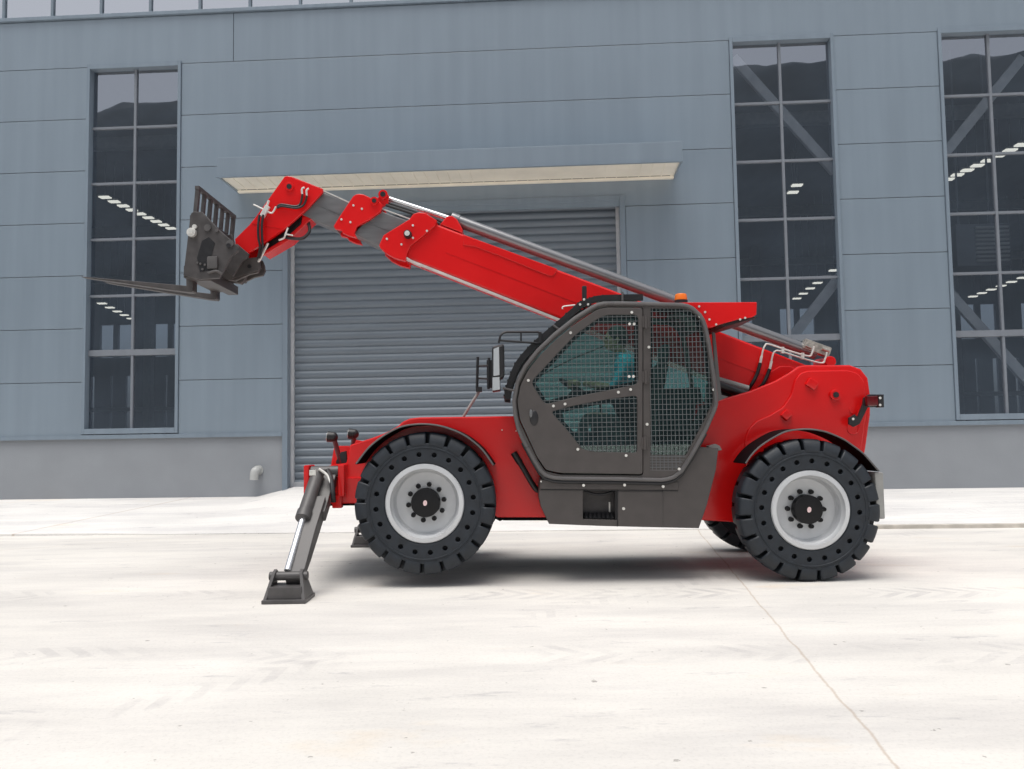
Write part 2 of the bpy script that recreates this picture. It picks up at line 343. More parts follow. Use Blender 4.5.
def grid_wires(poly, sx, sz, Y, r):                # wire grid clipped to a polygon in (X,Z)
    b = MB(); xs = [p[0] for p in poly]; zs = [p[1] for p in poly]
    def hits(v, ax):
        o = []
        for i in range(len(poly)):
            p, q = poly[i-1], poly[i]
            if (p[ax] - v) * (q[ax] - v) < 0: t = (v - p[ax]) / (q[ax] - p[ax]); o.append(p[1-ax] + t * (q[1-ax] - p[1-ax]))
        o.sort(); return list(zip(o[::2], o[1::2]))
    x = min(xs) + sx * 0.6
    while x < max(xs):
        for a, c in hits(x, 0): b.box((x - r, Y - r, a), (x + r, Y + r, c))
        x += sx
    z = min(zs) + sz * 0.6
    while z < max(zs):
        for a, c in hits(z, 1): b.box((a, Y - 3*r, z - r), (c, Y - r, z + r))
        z += sz
    return b

# ================================================================== SETTING
b = MB(); b.quad([(-400, -420, GZ), (400, -420, GZ), (400, 400, GZ), (-400, 400, GZ)])
tag(b.build('yard', YARD), kind='structure')

BM = Matrix.Translation((0, 0, 0)) @ Matrix.Rotation(-YAW, 4, 'Z'); bloc = Vector(CAM) + BM @ Vector((0, DIST, 0)); bloc.z = 0
BW = Matrix.Translation(bloc) @ Matrix.Rotation(-YAW, 4, 'Z')
AP = 0.25                                          # apron level at the wall
# apron: slab with a gentle fall to the yard, rising to the door
def apron():
    bm = bmesh.new(); us = [-60, -12, -8.2, -6.6, -5.6, -4.9, 1.0, 1.8, 2.8, 3.6, 5, 8, 12, 60]; ds = [0.02, -0.8, -1.6, -2.4, -3.2, -3.55]
    rows = []
    for d in ds:
        row = []
        for u in us:
            t = -d / 3.55
            front = 0.012 if u < 3.0 else 0.10
            if u <= -6.6: front = 0.03
            z = (AP + (0.16 if -5.2 < u < 1.4 else 0.0) * (1 - t)) * (1 - t) + (front + GZ) * t
            if u > 3.2: z = AP * (1 - t) + (0.05 + GZ) * t
            row.append(bm.verts.new(BW @ Vector((u, d, z))))
        rows.append(row)
    rows.append([bm.verts.new(Vector((v.co.x, v.co.y, GZ - 0.1))) for v in rows[-1]])
    for a, c in zip(rows, rows[1:]):
        for k in range(len(us) - 1): bm.faces.new((a[k], c[k], c[k+1], a[k+1]))
    bmesh.ops.recalc_face_normals(bm, faces=bm.faces)
    me = bpy.data.meshes.new('apron'); bm.to_mesh(me); bm.free(); return me
tag(link('apron', apron(), APRON), kind='structure')
b = MB()
b.box((3.3, -3.66, GZ - 0.1), (60, -3.553, GZ + 0.053), 0.010)
tag(link('kerb', b.done(BW), KERB), kind='structure')

# hill across the road, seen only as a reflection in the window panes
def hill():
    bm = bmesh.new(); nx, ny = 130, 26; rows = []
    for j in range(ny):
        t = j / (ny - 1); row = []
        for i in range(nx):
            x = -650 + 1300 * i / (nx - 1); y = -120 - 230 * t
            rdg = 131 + 4 * noise.noise((x * 0.011, 3.1, 0)) + 4 * noise.noise((x * 0.04, 9.7, 0))
            s = min(1, t / 0.72); prof = s * s * (3 - 2 * s) if t < 0.72 else 1 - 0.5 * (t - 0.72)
            z = GZ - 0.5 + (rdg + 0) * prof + prof * (3.2 * noise.noise((x * 0.13, y * 0.13, 0)) + 1.6 * noise.noise((x * 0.31, y * 0.3, 5)))
            row.append(bm.verts.new((x, y, z)))
        rows.append(row)
    for a, c in zip(rows, rows[1:]):
        for k in range(nx - 1): bm.faces.new((a[k], a[k+1], c[k+1], c[k]))
    bmesh.ops.recalc_face_normals(bm, faces=bm.faces)
    me = bpy.data.meshes.new('hill'); bm.to_mesh(me); bm.free(); return me
HILL = mat('hazy_scrub', (0.075, 0.095, 0.115), 0.95, var=0.25, scale=0.06)  # bluish distance haze is mixed into the scrub colour
tag(link('hill', hill(), HILL), kind='structure')

# ================================================================== FACTORY BUILDING
fac = empty('factory_building', bloc, -YAW)
tag(fac, 'long blue-grey panelled factory with tall narrow windows and a wide roller shutter', 'factory')
Z = [8.40 - k for k in range(8)]                   # panel joints
WT, WB = 8.43, 1.43                                # tall windows
WINS = [(-8.88, -7.05), (3.16, 5.02), (6.85, 8.71), (-14.55, -12.7), (12.4, 14.25)]
DL, DR, DT, DB = -5.0, 1.11, 5.50, 0.405
b = MB()
def panel(u0, u1, z0, z1, g=0.0045): b.box((u0 + g, -0.055, z0 + g), (u1 - g, 0.03, z1 - g), 0.006)
segs = []; u = -46.0
for a, c in sorted(WINS): segs.append((u, a)); u = c
segs.append((u, 46.0))
for (u0, u1) in segs:
    for k in range(7):
        z1, z0 = Z[k], Z[k+1]
        if u0 < DL < u1 + 10 and u0 > -8 and u1 < 4:         # the bay with the door
            if z0 >= DT + 0.2 or k <= 2: panel(u0, u1, z0, z1)
            else: panel(u0, DL - 0.10, z0, z1); panel(DR + 0.10, u1, z0, z1)
        else: panel(u0, u1, z0, z1)
for u0, u1 in ((-46, -6.05), (-6.05, 8.8), (8.8, 46)): panel(u0, u1, 8.40, 9.34)
# lintel piece between z=5.4 joint and the door head
b.build('wall', WALLM, fac, True)
b = MB()
for (u0, u1) in segs:
    if u0 > -8 and u1 < 4: b.box((u0, 0.03, 5.55), (u1, 0.12, 9.4)); b.box((u0, 0.03, 1.4), (DL - 0.1, 0.12, 5.55)); b.box((DR + 0.1, 0.03, 1.4), (u1, 0.12, 5.55))
    else: b.box((u0, 0.03, 1.4), (u1, 0.12, 9.4))
for a, c in WINS: b.box((a, 0.03, WT), (c, 0.12, 9.4))
b.build('wall_backing', GROOV, fac, True)
# plinth, flashing, top ledge
b = MB(); b.box((-46, -0.03, -0.4), (DL - 0.1, 0.25, 1.385)); b.box((DR + 0.1, -0.03, -0.4), (46, 0.25, 1.385)); b.box((DL - 0.1, 0.03, -0.4), (DR + 0.1, 0.3, DB - 0.004))
b.build('plinth', PLINT, fac, True)
b = MB()
for u0, u1 in ((-46, DL - 0.1), (DR + 0.1, 46)): b.box((u0, -0.085, 1.385), (u1, 0.02, 1.415), 0.004); b.box((u0, -0.085, 1.34), (u1, -0.075, 1.39))
b.build('base_flashing', WALLF, fac, True)
b = MB(); b.box((-46, -0.11, 9.345), (46, 0.1, 9.42), 0.012); b.box((-46, -0.075, 10.75), (46, 0.2, 13.4), 0.02)
b.build('ledge', WALLF, fac, True)
# clerestory ribbon under the roof
b = MB(); b.box((-46, -0.045, 9.42), (46, 0.03, 9.45)); b.box((-46, -0.045, 10.70), (46, 0.03, 10.75)); b.box((-46.05, -0.045, 9.42), (-46, 0.03, 10.75)); cl = b.build('ribbon_window', GROOV, fac, True)
u = -21.22
while u < 20: b = MB(); b.box((u - 0.024, -0.04, 9.45), (u + 0.024, 0.025, 10.70)); b.build('glazing_bar', GROOV, cl, True); u += 0.967
b = MB(); b.quad([(-46, 0.0, 9.42), (46, 0.0, 9.42), (46, 0.0, 10.75), (-46, 0.0, 10.75)])
CLER = glass('ribbon_glass', (0.6, 0.64, 0.68), (0.94, 0.95, 0.98), 0.60, 0.02, 0.02)
b.build('pane', CLER, cl, True)
# tall windows
for (a, c) in WINS:
    b = MB(); f = 0.06
    b.box((a, -0.085, WB), (a + f, 0.09, WT + 0.02), 0.006); b.box((c - f, -0.085, WB), (c, 0.09, WT + 0.02), 0.006)
    b.box((a + f, -0.085, WT - 0.075), (c - f, 0.09, WT + 0.02), 0.006); b.box((a + f, -0.085, WB), (c - f, 0.09, WB + 0.10), 0.006)
    wo_ = b.build('window', WALLF, fac, True); b = MB(); mid = (a + c) / 2 - 0.015
    b.box((mid - 0.024, 0.02, WB + 0.08), (mid + 0.024, 0.10, WT - 0.07), 0.004)
    for z in (7.24, 6.165, 5.095, 4.02): b.box((a + f, 0.025, z - 0.022), (c - f, 0.105, z + 0.022), 0.004)
    b.box((a + f, 0.012, 2.89), (c - f, 0.11, 3.0), 0.004)
    b.build('glazing_bar', ALUM, wo_, True)
    b = MB(); b.quad([(a + f, 0.06, WB + .1), (c - f, 0.06, WB + .1), (c - f, 0.06, WT - .07), (a + f, 0.06, WT - .07)])
    b.build('pane', WINGL, wo_, True)
# door frame and roller shutter
b = MB()
b.box((DL - 0.10, -0.075, 0.2), (DL, 0.26, DT + 0.1), 0.006); b.box((DR, -0.075, 0.2), (DR + 0.10, 0.26, DT + 0.1), 0.006)
b.box((DL, -0.07, DT), (DR, 0.26, DT + 0.1), 0.006)
b.build('door_frame', WALLF, fac, True)
def shutter():
    bm = bmesh.new(); pitch = 0.1434; prof = []
    z = DB
    while z < DT + 0.05:
        for k in range(7):
            t = k / 6; prof.append((z + pitch * 0.86 * t, 0.17 - 0.024 * math.sin(math.pi * t) ** 0.7))
        prof.append((z + pitch * 0.90, 0.178)); prof.append((z + pitch * 0.97, 0.178)); z += pitch
    vs_ = [(bm.verts.new((DL, y, zz)), bm.verts.new((DR, y, zz))) for zz, y in prof]
    for p, q in zip(vs_, vs_[1:]): bm.faces.new((p[0], p[1], q[1], q[0]))
    bmesh.ops.recalc_face_normals(bm, faces=bm.faces)
    me = bpy.data.meshes.new('s'); bm.to_mesh(me); bm.free(); return me
sh = link('roller_door', shutter(), SHUT, fac, True, 50)
b = MB(); b.box((DL, 0.10, 0.3), (DL + 0.06, 0.24, DT), 0.004); b.box((DR - 0.06, 0.10, 0.3), (DR, 0.24, DT), 0.004); build_each(b, 'guide_rail', STEEL, sh, True)
b = MB(); b.box((DL + 0.06, 0.12, DB), (DR - 0.06, 0.21, DB + 0.09), 0.006); b.build('bottom_bar', STEEL, sh, True)
# canopy
b = MB(); c0, c1 = -5.95, 2.12
b.box((c0, -1.03, 5.88), (c1, -1.0, 6.22), 0.006); b.box((c0, -1.0, 5.88), (c0 + 0.03, -0.056, 6.22)); b.box((c1 - 0.03, -1.0, 5.88), (c1, -0.056, 6.22))
b.box((c0, -1.0, 6.18), (c1, -0.056, 6.215)); b.box((c0 - 0.01, -1.05, 5.865), (c1 + 0.01, -0.99, 5.882))
u = c0 + 0.11
while u < c1: b.box((u, -1.032, 5.90), (u + 0.012, -1.029, 6.20)); u += 1.34
can = b.build('canopy', WALLM, fac, True)
b = MB(); b.box((c0 + 0.03, -0.985, 5.905), (c1 - 0.03, -0.16, 5.93)); u = c0 + 0.2
while u < c1 - 0.1: b.box((u, -0.985, 5.896), (u + 0.02, -0.17, 5.906)); u += 0.2
b.box((c0 + 0.03, -0.15, 5.86), (c1 - 0.03, -0.06, 5.93), 0.006)
b.build('soffit', BEIGE, can, True)
b = MB(); b.box((c0 + 0.1, -0.158, 5.898), (c1 - 0.1, -0.152, 5.908))
b.build('soffit_vent', BLACK, can, True)
# drain elbow
b = MB(); p = W(257, 473, -0.1)
b.tube([(p[0], 0.05, p[2] + 0.05), (p[0], -0.10, p[2] + 0.05), (p[0] - 0.02, -0.16, p[2] + 0.02), (p[0] - 0.03, -0.17, p[2] - 0.12)], 0.075, res=5)
b.cyl((p[0], -0.02, p[2] + .05), (p[0], -0.06, p[2] + .05), 0.092, seg=24)
b.build('drain_pipe', PIPE, fac, True)
# inside: hall shell with openings in the far wall
HD, HX, HZ = 42.0, 45.5, 13.0
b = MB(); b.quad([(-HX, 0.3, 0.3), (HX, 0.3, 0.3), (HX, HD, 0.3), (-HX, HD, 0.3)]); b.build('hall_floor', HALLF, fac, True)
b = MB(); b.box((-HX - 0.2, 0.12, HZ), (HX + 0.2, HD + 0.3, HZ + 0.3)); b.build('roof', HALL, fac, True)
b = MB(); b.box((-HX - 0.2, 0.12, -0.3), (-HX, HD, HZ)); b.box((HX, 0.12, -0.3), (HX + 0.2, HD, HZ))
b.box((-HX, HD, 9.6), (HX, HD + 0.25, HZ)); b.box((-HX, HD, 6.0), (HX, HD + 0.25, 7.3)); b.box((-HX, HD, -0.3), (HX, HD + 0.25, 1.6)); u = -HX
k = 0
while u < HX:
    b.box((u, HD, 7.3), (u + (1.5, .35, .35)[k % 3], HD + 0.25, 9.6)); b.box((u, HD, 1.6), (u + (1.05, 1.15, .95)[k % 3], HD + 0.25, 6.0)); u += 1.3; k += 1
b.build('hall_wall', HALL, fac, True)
b = MB(); b.quad([(-HX, HD + .1, 1.6), (HX, HD + .1, 1.6), (HX, HD + .1, 9.6), (-HX, HD + .1, 9.6)]); b.build('hall_glazing', glass('dimming_glass', (.42, .47, .54), (.5, .5, .5), .08, .2), fac, True)  # grey-blue tint added to dim the bright far openings
b = MB()
for x in (-36, -27, -18, 12, 18, 24, 30): b.box((x, 38, 0.3), (x + 0.5, 38.5, HZ))
for y in (1.2, 13, 25, 37): b.box((-HX, y, 11.6), (HX, y + 0.3, 12.0))
for z in (3.4, 7.0): b.box((-HX, 38.52, z), (HX, 38.8, z + 0.25))
b.build('hall_frame', STEEL, fac, True)
for p, q in (((733, 58), (835, 172)), ((786, 345), (840, 276)), ((941, 158), (1022, 58)), ((948, 292), (1040, 395)), ((60, 330), (40, 300))):
    b = MB(); b.bar(W(*p, 0.32), W(*q, 0.32), 0.17, 0.10, up=(0,1,0)); b.build('brace', STEEL, fac, True)
# hall lamps
def lamp(x, y, z, label, grp):
    o = empty('ceiling_lamp', BW @ Vector(WZ(x, y, z)), -YAW); tag(o, label, 'lamp', grp)
    b = MB(); b.box((-0.23, -0.16, 0.05), (0.23, 0.16, 0.12), 0.01); b.cyl((0, 0, 0.12), (0, 0, HZ - z - 0.02), 0.012, seg=6); b.build('housing', STEEL, o, True)
    b = MB(); b.box((-0.21, -0.14, 0.0), (0.21, 0.14, 0.05), 0.01); b.build('diffuser', LAMP, o, True)
def lamp_row(p, q, n, z, label, grp):
    a, c = Vector(WZ(*p, z)), Vector(WZ(*q, z))
    for k in range(n):
        t = k / max(1, n - 1); u = a.lerp(c, t)
        d = rz(-YAW) @ np.array([u.x, u.y + DIST, 0]); q_ = MC.T @ np.array([d[0], d[1], z - CAM[2]])
        lamp(512 + F * q_[0] / q_[1], 384.5 - F * q_[2] / q_[1], z, label, grp)
lamp_row((105, 198), (171, 229), 9, 11.2, 'small bright lamp of the upper row inside the left window', 'upper lamps in the left window')
lamp_row((102, 304), (131, 319), 5, 8.6, 'tiny bright lamp of the lower row inside the left window', 'lower lamps in the left window')
lamp_row((797, 186), (793, 193), 2, 11.2, 'bright lamp of the upper pair inside the middle window', 'upper lamps in the middle window')
lamp_row((834, 271), (797, 299), 6, 8.6, 'small lamp of the slanting row low in the middle window', 'lower lamps in the middle window')
lamp_row((1034, 140), (948, 180), 9, 11.2, 'bright lamp of the upper row inside the right window', 'upper lamps in the right window')
lamp_row((1034, 274), (973, 297), 7, 8.6, 'tiny lamp of the lower row inside the right window', 'lower lamps in the right window')
# air cooler hung inside the right window
p = W(985, 244, 1.6); ac = empty('air_cooler', BW @ Vector((p[0], 1.6, p[2] - 0.42)), -YAW)
tag(ac, 'pale louvred air cooler box hanging behind the right window', 'air cooler')
b = MB(); b.box((-0.52, 0.05, 0), (0.52, 0.7, 0.84), 0.02); b.cyl((-0.3, 0.4, 0.84), (-0.3, 0.4, 4.5), 0.02, seg=8); b.cyl((0.3, 0.4, 0.84), (0.3, 0.4, 4.5), 0.02, seg=8); b.build('casing', ALUM, ac, True)
b = MB()
for k in range(9): b.box((-0.16, 0.0, 0.08 + k * 0.082), (0.47, 0.05, 0.12 + k * 0.082), 0.006)
b.build('louvre', PIPE, ac, True)

# ================================================================== TELEHANDLER
tele = empty('telehandler', (0.9, 1.1, GZ))
tag(tele, 'red telehandler with raised boom, pallet forks and caged charcoal cab on concrete', 'telehandler')
def px_plate(name, pts, Y0, Y1, m, parent, holes=(), bev=0.006, r=0, Yp=None):
    Yp = Y0 if Yp is None else Yp
    o = rnd(pts, r) if r else pts
    return link(name, plate_me(P2(o, Yp), Y0, Y1, [P2(h, Yp) for h in holes], bev), m, parent)
def bolts(b, pts, Y, r=0.014, h=0.012, mi=0):
    for x, y in pts: p = A(x, y, Y); b.cyl((p[0], Y, p[2]), (p[0], Y - h, p[2]), r, seg=10, mi=mi)

# ---- chassis
b = MB()
front = [(350,445),(372,438),(384,433.5),(396,428),(403,421.5),(410,418.5),(420,417.3),(522,416),(562,430),(562,517.5),(497,517.5),(480,500),(430,490),(357,489),(352,500),(341,503),(337,498),(341,484),(344,474)]
b.plate(P2(front, .47), .47, .52, bev=.012)
b.plate(P2([(403,423),(560,418),(560,440),(400,440),(352,452)], .52), .535, 1.72, bev=.02)
b.plate(P2(front, .47), 1.70, 1.75, bev=.012)
p0 = A(352, 470, .9); p1 = A(322, 470, .9); b.box((-1.92, .42, .66), (-1.28, 1.85, .90), .015)
ch = b.build('chassis', RED, tele)
b = MB(); b.plate(P2([(398,470),(400,445),(562,432),(688,432),(690,518),(562,516.5),(497,516.5),(470,500)], .525), .525, 1.695, bev=.01); b.build('inner_frame', GUARDM, ch)  # core coloured black, not red, to cut red bounce onto the ground
b = MB(); bolts(b, [(516, 431), (502, 430)], .47, .006, .004); build_each(b, 'bolt', ZINC, ch)
b = MB(); b.plate(P2([(505,510),(560,511),(700,514.5),(699,522.5),(560,520.5),(503,520.5)], .55), .55, 1.69, bev=.004); b.plate(P2([(352,491),(430,492),(480,502),(505,519),(500,521),(474,508),(352,499)], .55), .53, 1.69, bev=.004); b.build('belly_bounce_shield', GUARDM, tele)  # added black plates that keep red bounce off the ground
STALK = mat('dark_red_stalk', (0.10, 0.004, 0.006), 0.4, var=0.2)
b = MB(); b.box((-1.90, .45, .64), (-1.30, 1.82, .658), .003); b.build('nose_bounce_shield', GUARDM, tele)  # unseen black sheet added under the nose against its red bounce
# nose flange and lamp brackets
b = MB(); b.plate(P2([(322,471),(330,465.5),(346,463),(356,440),(362,441),(359,455),(350,472),(343,477),(338,474)], .55), .55, .60, bev=.006)
b.plate(P2([(334,446),(350,446),(347,470),(330,470)], 1.0), 1.0, 1.3, bev=.01)
build_each(b, 'nose_bracket', RED, tele)
for hx, hy, Y, pts in ((333, 437, .62, [(334, 438), (337.5, 451), (341, 463)]), (354, 434, .85, [(354, 436), (353, 447), (351, 458)])):
    b = MB(); q = A(hx, hy, Y); b.ball(q, .048, (1, .9, 1)); b.cyl((q[0] - .005, q[1], q[2]), (q[0] - .05, q[1], q[2] + .005), .048, .052, seg=18)
    wl = b.build('work_lamp', BLACK, tele)
    b = MB(); b.tube(P3([(x, y, Y) for x, y in pts]), .023); b.build('stalk', STALK, wl)
    b = MB(); b.cyl((q[0] - .049, q[1], q[2] + .005), (q[0] - .055, q[1], q[2] + .006), .042, seg=18); b.build('lens', ZINC, wl)
b = MB(); b.plate(P2([(341,452),(346,451),(347,463),(336,464),(336,461)], .6), .6, .64); b.build('lamp_plate', BLACK, tele)

# ---- rear frame
b = MB()
ear = [(697,404),(708,403),(722,399),(750,391),(775,381),(790,372.5),(799,366),(806,365),(850,365),(861,369),(868,378),(870.5,395),(870.5,415),(866,447),(856,500),(760,524),(704,520.5),(690,519),(690,440)]
b.plate(P2(ear, .56), .56, .62, bev=.014)
raised = [(800,373),(808,370.5),(848,370),(858,373),(864,381),(866,395),(866,415),(862,446),(850,470),(746,470),(745,440),(748,430),(756,421),(770,415),(783,407),(791,395),(795,380)]
b.plate(P2(rnd(raised, 3), .54), .535, .562, bev=.012)
b.plate(P2(ear, .56), 1.58, 1.64, bev=.012)
b.plate(P2([(700,445),(860,445),(856,500),(704,518)], .6), .62, 1.58, bev=.01)
b.plate(P2([(835,385),(868,385),(866,447),(835,470)], .6), .62, 1.58, bev=.01)
rf = b.build('rear_frame', RED, tele)
b = MB(); q = A(834.5, 395, .535); b.cyl((q[0], .535, q[2]), (q[0], .50, q[2]), .05, seg=28, bev=.006)
b.cyl((q[0], .52, q[2]), (q[0], .492, q[2]), .027, seg=20, mi=1)
for (x, y, x2, y2) in ((807, 381, 816, 387), (783, 412, 789, 418)):
    b.bar(Vector(A(x, y, .53)), Vector(A(x2, y2, .53)), .085, .06, bev=.012)
build_each(b, 'pivot_pin', [RED, BLACK], rf)
b = MB(); q = A(853, 410, .535); b.cyl((q[0], .536, q[2]), (q[0], .528, q[2]), .036, seg=24); b.tube([Vector(A(x, y, .534)) for x, y in ((848, 424), (848, 431), (853, 434), (858, 431), (859, 415))], .006); b.build('rear_plug', RED, rf)
q = A(880, 395, .6)
b = MB(); b.plate(P2([(716,444),(720,446),(722,450),(712,452),(708,446)], .4), .4, .5); b.build('valve_block', LTGREY, tele)

# ---- tail lamp
b = MB()
b.plate(P2([(848,418),(854,414.5),(857,417),(862,404),(863,398),(868,394.5),(883,394.5),(883,407),(867,407.5),(859,424),(853,427),(848,424)], .46), .44, .47, bev=.004)
tl = b.build('tail_lamp', BLACK, tele)
b = MB(); a, c = A(866, 396, .40), A(880, 406, .40); b.box((a[0], .38, c[2]), (c[0], .44, a[2]), .01); b.build('lens', LENS, tl)
b = MB(); a, c = A(877, 395, .40), A(883, 407.5, .40); b.box((a[0], .37, c[2]), (c[0], .45, a[2]), .006); bolts(b, [(853, 419), (880, 398), (880, 405)], .37, .012, .006, 1); b.build('lamp_casing', [BLACK, ZINC], tl)

# ---- wheels
def wheel_parts():
    """rim, tyre and hub meshes, outer face on y=0, facing -y"""
    b = MB()
    b.lathe([(.300,.0),(.335,.004),(.343,.018),(.338,.03),(.326,.034),(.318,.022),(.304,.026),(.298,.045),(.286,.06),(.280,.13),(.262,.150),(.20,.152),(.0,.152)], 72)
    b.lathe([(.300,.0),(.302,.012),(.318,.022)], 72)
    rim = b.done()
    for h in [0]: pass
    t = MB()
    t.plate(circ(0, 0, .520, 96), .008, .05, [circ(0, 0, .352, 72)] + [circ(.424 * math.cos(2*math.pi*(k+.5)/20), .424 * math.sin(2*math.pi*(k+.5)/20), .0215, 14) for k in range(20)], .006)
    t.lathe([(.352,.012),(.340,.02),(.338,.06)], 72)
    t.lathe([(.338,.05),(.51,.05),(.522,.06),(.522,.28),(.51,.32),(.338,.32)], 72, mi=1)
    t.lathe([(.474,.009),(.478,.002),(.486,.002),(.490,.009)], 96)
    N = 20
    for side in (0, 1):
        for k in range(N):
            a0 = 2*math.pi*(k + .5*side + .09)/N; a1 = 2*math.pi*(k + .5*side + .91)/N
            prof = [(.500, .03), (.505, .004), (.530, .000), (.590, .018), (.610, .038), (.616, .060), (.618, .180), (.515, .180)]
            if side: prof = [(r, .34 - y) for r, y in prof]
            rows = []
            for j in range(6):
                u_ = (0, .06, .35, .65, .94, 1)[j]; an = a0 + (a1 - a0) * u_; e_ = .008 if j in (0, 5) else 0
                rows.append([t.bm.verts.new(((r - e_ * (r > .6)) * math.cos(an), y + (e_ if not side else -e_) * (abs(y - .34 * side) < .1), (r - e_ * (r > .6)) * math.sin(an))) for r, y in prof])
            for p, q in zip(rows, rows[1:]):
                for m in range(len(prof)): t.bm.faces.new((p[m], p[(m+1) % len(prof)], q[(m+1) % len(prof)], q[m]))
            t.bm.faces.new(rows[0]); t.bm.faces.new(rows[-1][::-1])
    ty = t.done()
    h = MB()
    h.cyl((0, .152, 0), (0, .05, 0), .128, .125, seg=36, bev=.01)
    hub = h.done()
    nb = MB(); nb.cyl((0, .152, 0), (0, .116, 0), .0235, .019, seg=8); nut = nb.done()
    e = MB(); e.cyl((0, .052, 0), (0, .046, 0), .022, seg=20); em = e.done(M=Matrix.Diagonal((.8, 1, 1.1, 1)))
    return rim, ty, hub, em, nut
HUBB = mat('hub_black', (0.009, 0.009, 0.010), 0.5, var=0.2, scale=12, spec=0.25)
rimM, tyM, hubM, emM, nutM = wheel_parts()
for me, mats in ((rimM, [RIMM]), (tyM, [RUBB, TREAD]), (hubM, [HUBB]), (nutM, [HUBB]), (emM, [mat('hub_sticker', (.75, .55, .55), .4, var=.3, scale=90)])):
    for mm in mats: me.materials.append(mm)
    me.polygons.foreach_set('use_smooth', [True] * len(me.polygons)); me.set_sharp_from_angle(angle=R(32))
def wheel(x, y, z, flip, spin):
    o = bpy.data.objects.new('wheel', rimM); C.objects.link(o); o.parent = tele
    o.matrix_basis = world_of(tele).inverted() @ (Matrix.Translation((x, y, z)) @ Matrix.Rotation(math.pi if flip else 0, 4, 'Z') @ Matrix.Rotation(spin, 4, 'Y'))
    for n_, me in (('tyre', tyM), ('hub', hubM), ('hub_emblem', emM)):
        c = bpy.data.objects.new(n_, me); C.objects.link(c); c.parent = o
    for k in range(10):
        an = 2*math.pi*(k + .3)/10; c = bpy.data.objects.new('wheel_nut', nutM); C.objects.link(c); c.parent = o; c.location = (.158*math.cos(an), 0, .158*math.sin(an))
    return o
pf = A(424.5, 503.5, 0); pr = A(811.2, 511, 0); RZ = GZ + .617
wheel(pf[0], 0, pf[2], False, .05); wheel(pr[0], 0, RZ, False, .22)
wheel(pf[0] + .05, 2.28, pf[2], True, .3); wheel(pr[0] + .10, 2.28, RZ, True, .1)
for c_ in (pf[0], pr[0]):
    zc = pf[2] if c_ == pf[0] else RZ; zb_ = .52
    ol = [(c_ + .55 * math.cos(t), zc + .55 * math.sin(t)) for t in [math.pi * k / 24 for k in range(-3, 28)] if zc + .55 * math.sin(t) > zb_]
    b = MB(); b.plate(ol, .445, .466 if c_ == pf[0] else .53, bev=.003); b.build('arch_bounce_shield', GUARDM, tele)  # black disc added behind each near wheel to stop red bounce
b = MB(); b.cyl((pf[0], .30, pf[2]), (pf[0], 1.95, pf[2]), .11); b.cyl((pr[0] + .03, .30, RZ), (pr[0] + .06, 1.95, RZ), .11)
b.ball((pf[0], 1.12, pf[2]), .22); b.ball((pr[0] + .05, 1.12, RZ), .22); b.build('axle', BLACK, tele)

# ---- mudguards
fr_arc = [(356.6,464.4),(368,449.5),(382,437.7),(398.5,428.6),(412,425.4),(426.6,424.8),(440,426.5),(450,429.5),(461,434),(471,440.3),(483,451),(493.4,465.6)]
rr_arc = [(746,464),(750,458),(756,451),(766,443),(783,433.4),(796,430.4),(810,429.9),(822,431.5),(831.6,434.4),(844,440),(853,446),(863,453.5),(870,461),(879,471.5)]
for arc, dx in ((fr_arc, 0), (rr_arc, 0), (fr_arc, 1), (rr_arc, 1)):
    c2 = [tuple(v) for v in catmull([(x, z, 0) for x, z in P2(arc, .02)], 4)]; c2 = [(x, z) for x, z, _ in c2]
    Y0, Y1 = ((.0, .50) if arc is fr_arc else (.03, .42)) if dx == 0 else (1.74, 2.22)
    b = MB(); b.ribbon(c2, Y0, Y1, .012); mg = b.build('mudguard', GUARDM, tele)
    ye = Y0 if dx == 0 else Y1
    b = MB(); b.tube([(x, ye, z + .006) for x, z in c2], .0075, smooth=False, res=2); b.build('edge_trim', TRIM, mg)
for yy in (.04, 1.80):
    b = MB(); a, c = A(875, 472.5, .04), A(885.5, 519, .04); b.box((a[0], yy, c[2]), (c[0], yy + .42, a[2]), .012); b.build('mud_flap', LTGREY, tele)

# ---- boom
YB0, YB1 = .97, 1.31; YC = (YB0 + YB1) / 2
def boom_box(b, top, bot, y0, y1, bev=.02):
    b.plate(P2(top + bot[::-1], y0), y0, y1, bev=bev)
b = MB()
boom_box(b, [(420,217.5),(450,229),(610,289),(812,367)], [(404,257),(450,275),(560,318.3),(790,409)], YB0, YB1)
boomo = b.build('boom', RED, tele)
b = MB(); b.plate(P2([(463.5,234.5),(557,268.7),(556,273),(553,276),(549,276),(500,256),(476,247),(463,245)], YB0 - .012), YB0 - .012, YB0 + .02, bev=.006)
b.bar(Vector(A(446, 252, YB0)), Vector(A(806, 391, YB0)), .012, .008)
b.plate(P2([(770,372),(780,366),(790,366),(804,372),(800,395),(765,395)], YB0 - .02), YB0 - .02, YB0 + .02, bev=.008)
b.build('stiffener', RED, boomo)
b = MB(); fl = [(379,245),(383.5,235),(409.5,219),(413,214),(418.5,212),(425.6,213),(436.8,220.2),(435.5,225.5),(423,236),(410.5,246),(407,254),(405.5,261.3),(395,258.5),(386.5,254),(380,248)]
b.plate(P2(fl, .93), .93, .99, bev=.008); b.plate(P2(fl, .93), 1.29, 1.35, bev=.008)
b.plate(P2([(380,240),(412,216),(437,222),(405,258)], .94), .985, 1.295, bev=.01)
b.plate(P2([(447,216),(452,215.5),(457,219),(463,230),(462,233),(440,224)], 1.0), 1.0, 1.28, bev=.01)
fo = b.build('boom_collar', RED, boomo)
b = MB(); bolts(b, [(387,239),(401.5,244.5),(413,225.5),(427,231),(413,238)], .93, .011, .01); build_each(b, 'bolt', ZINC, boomo)
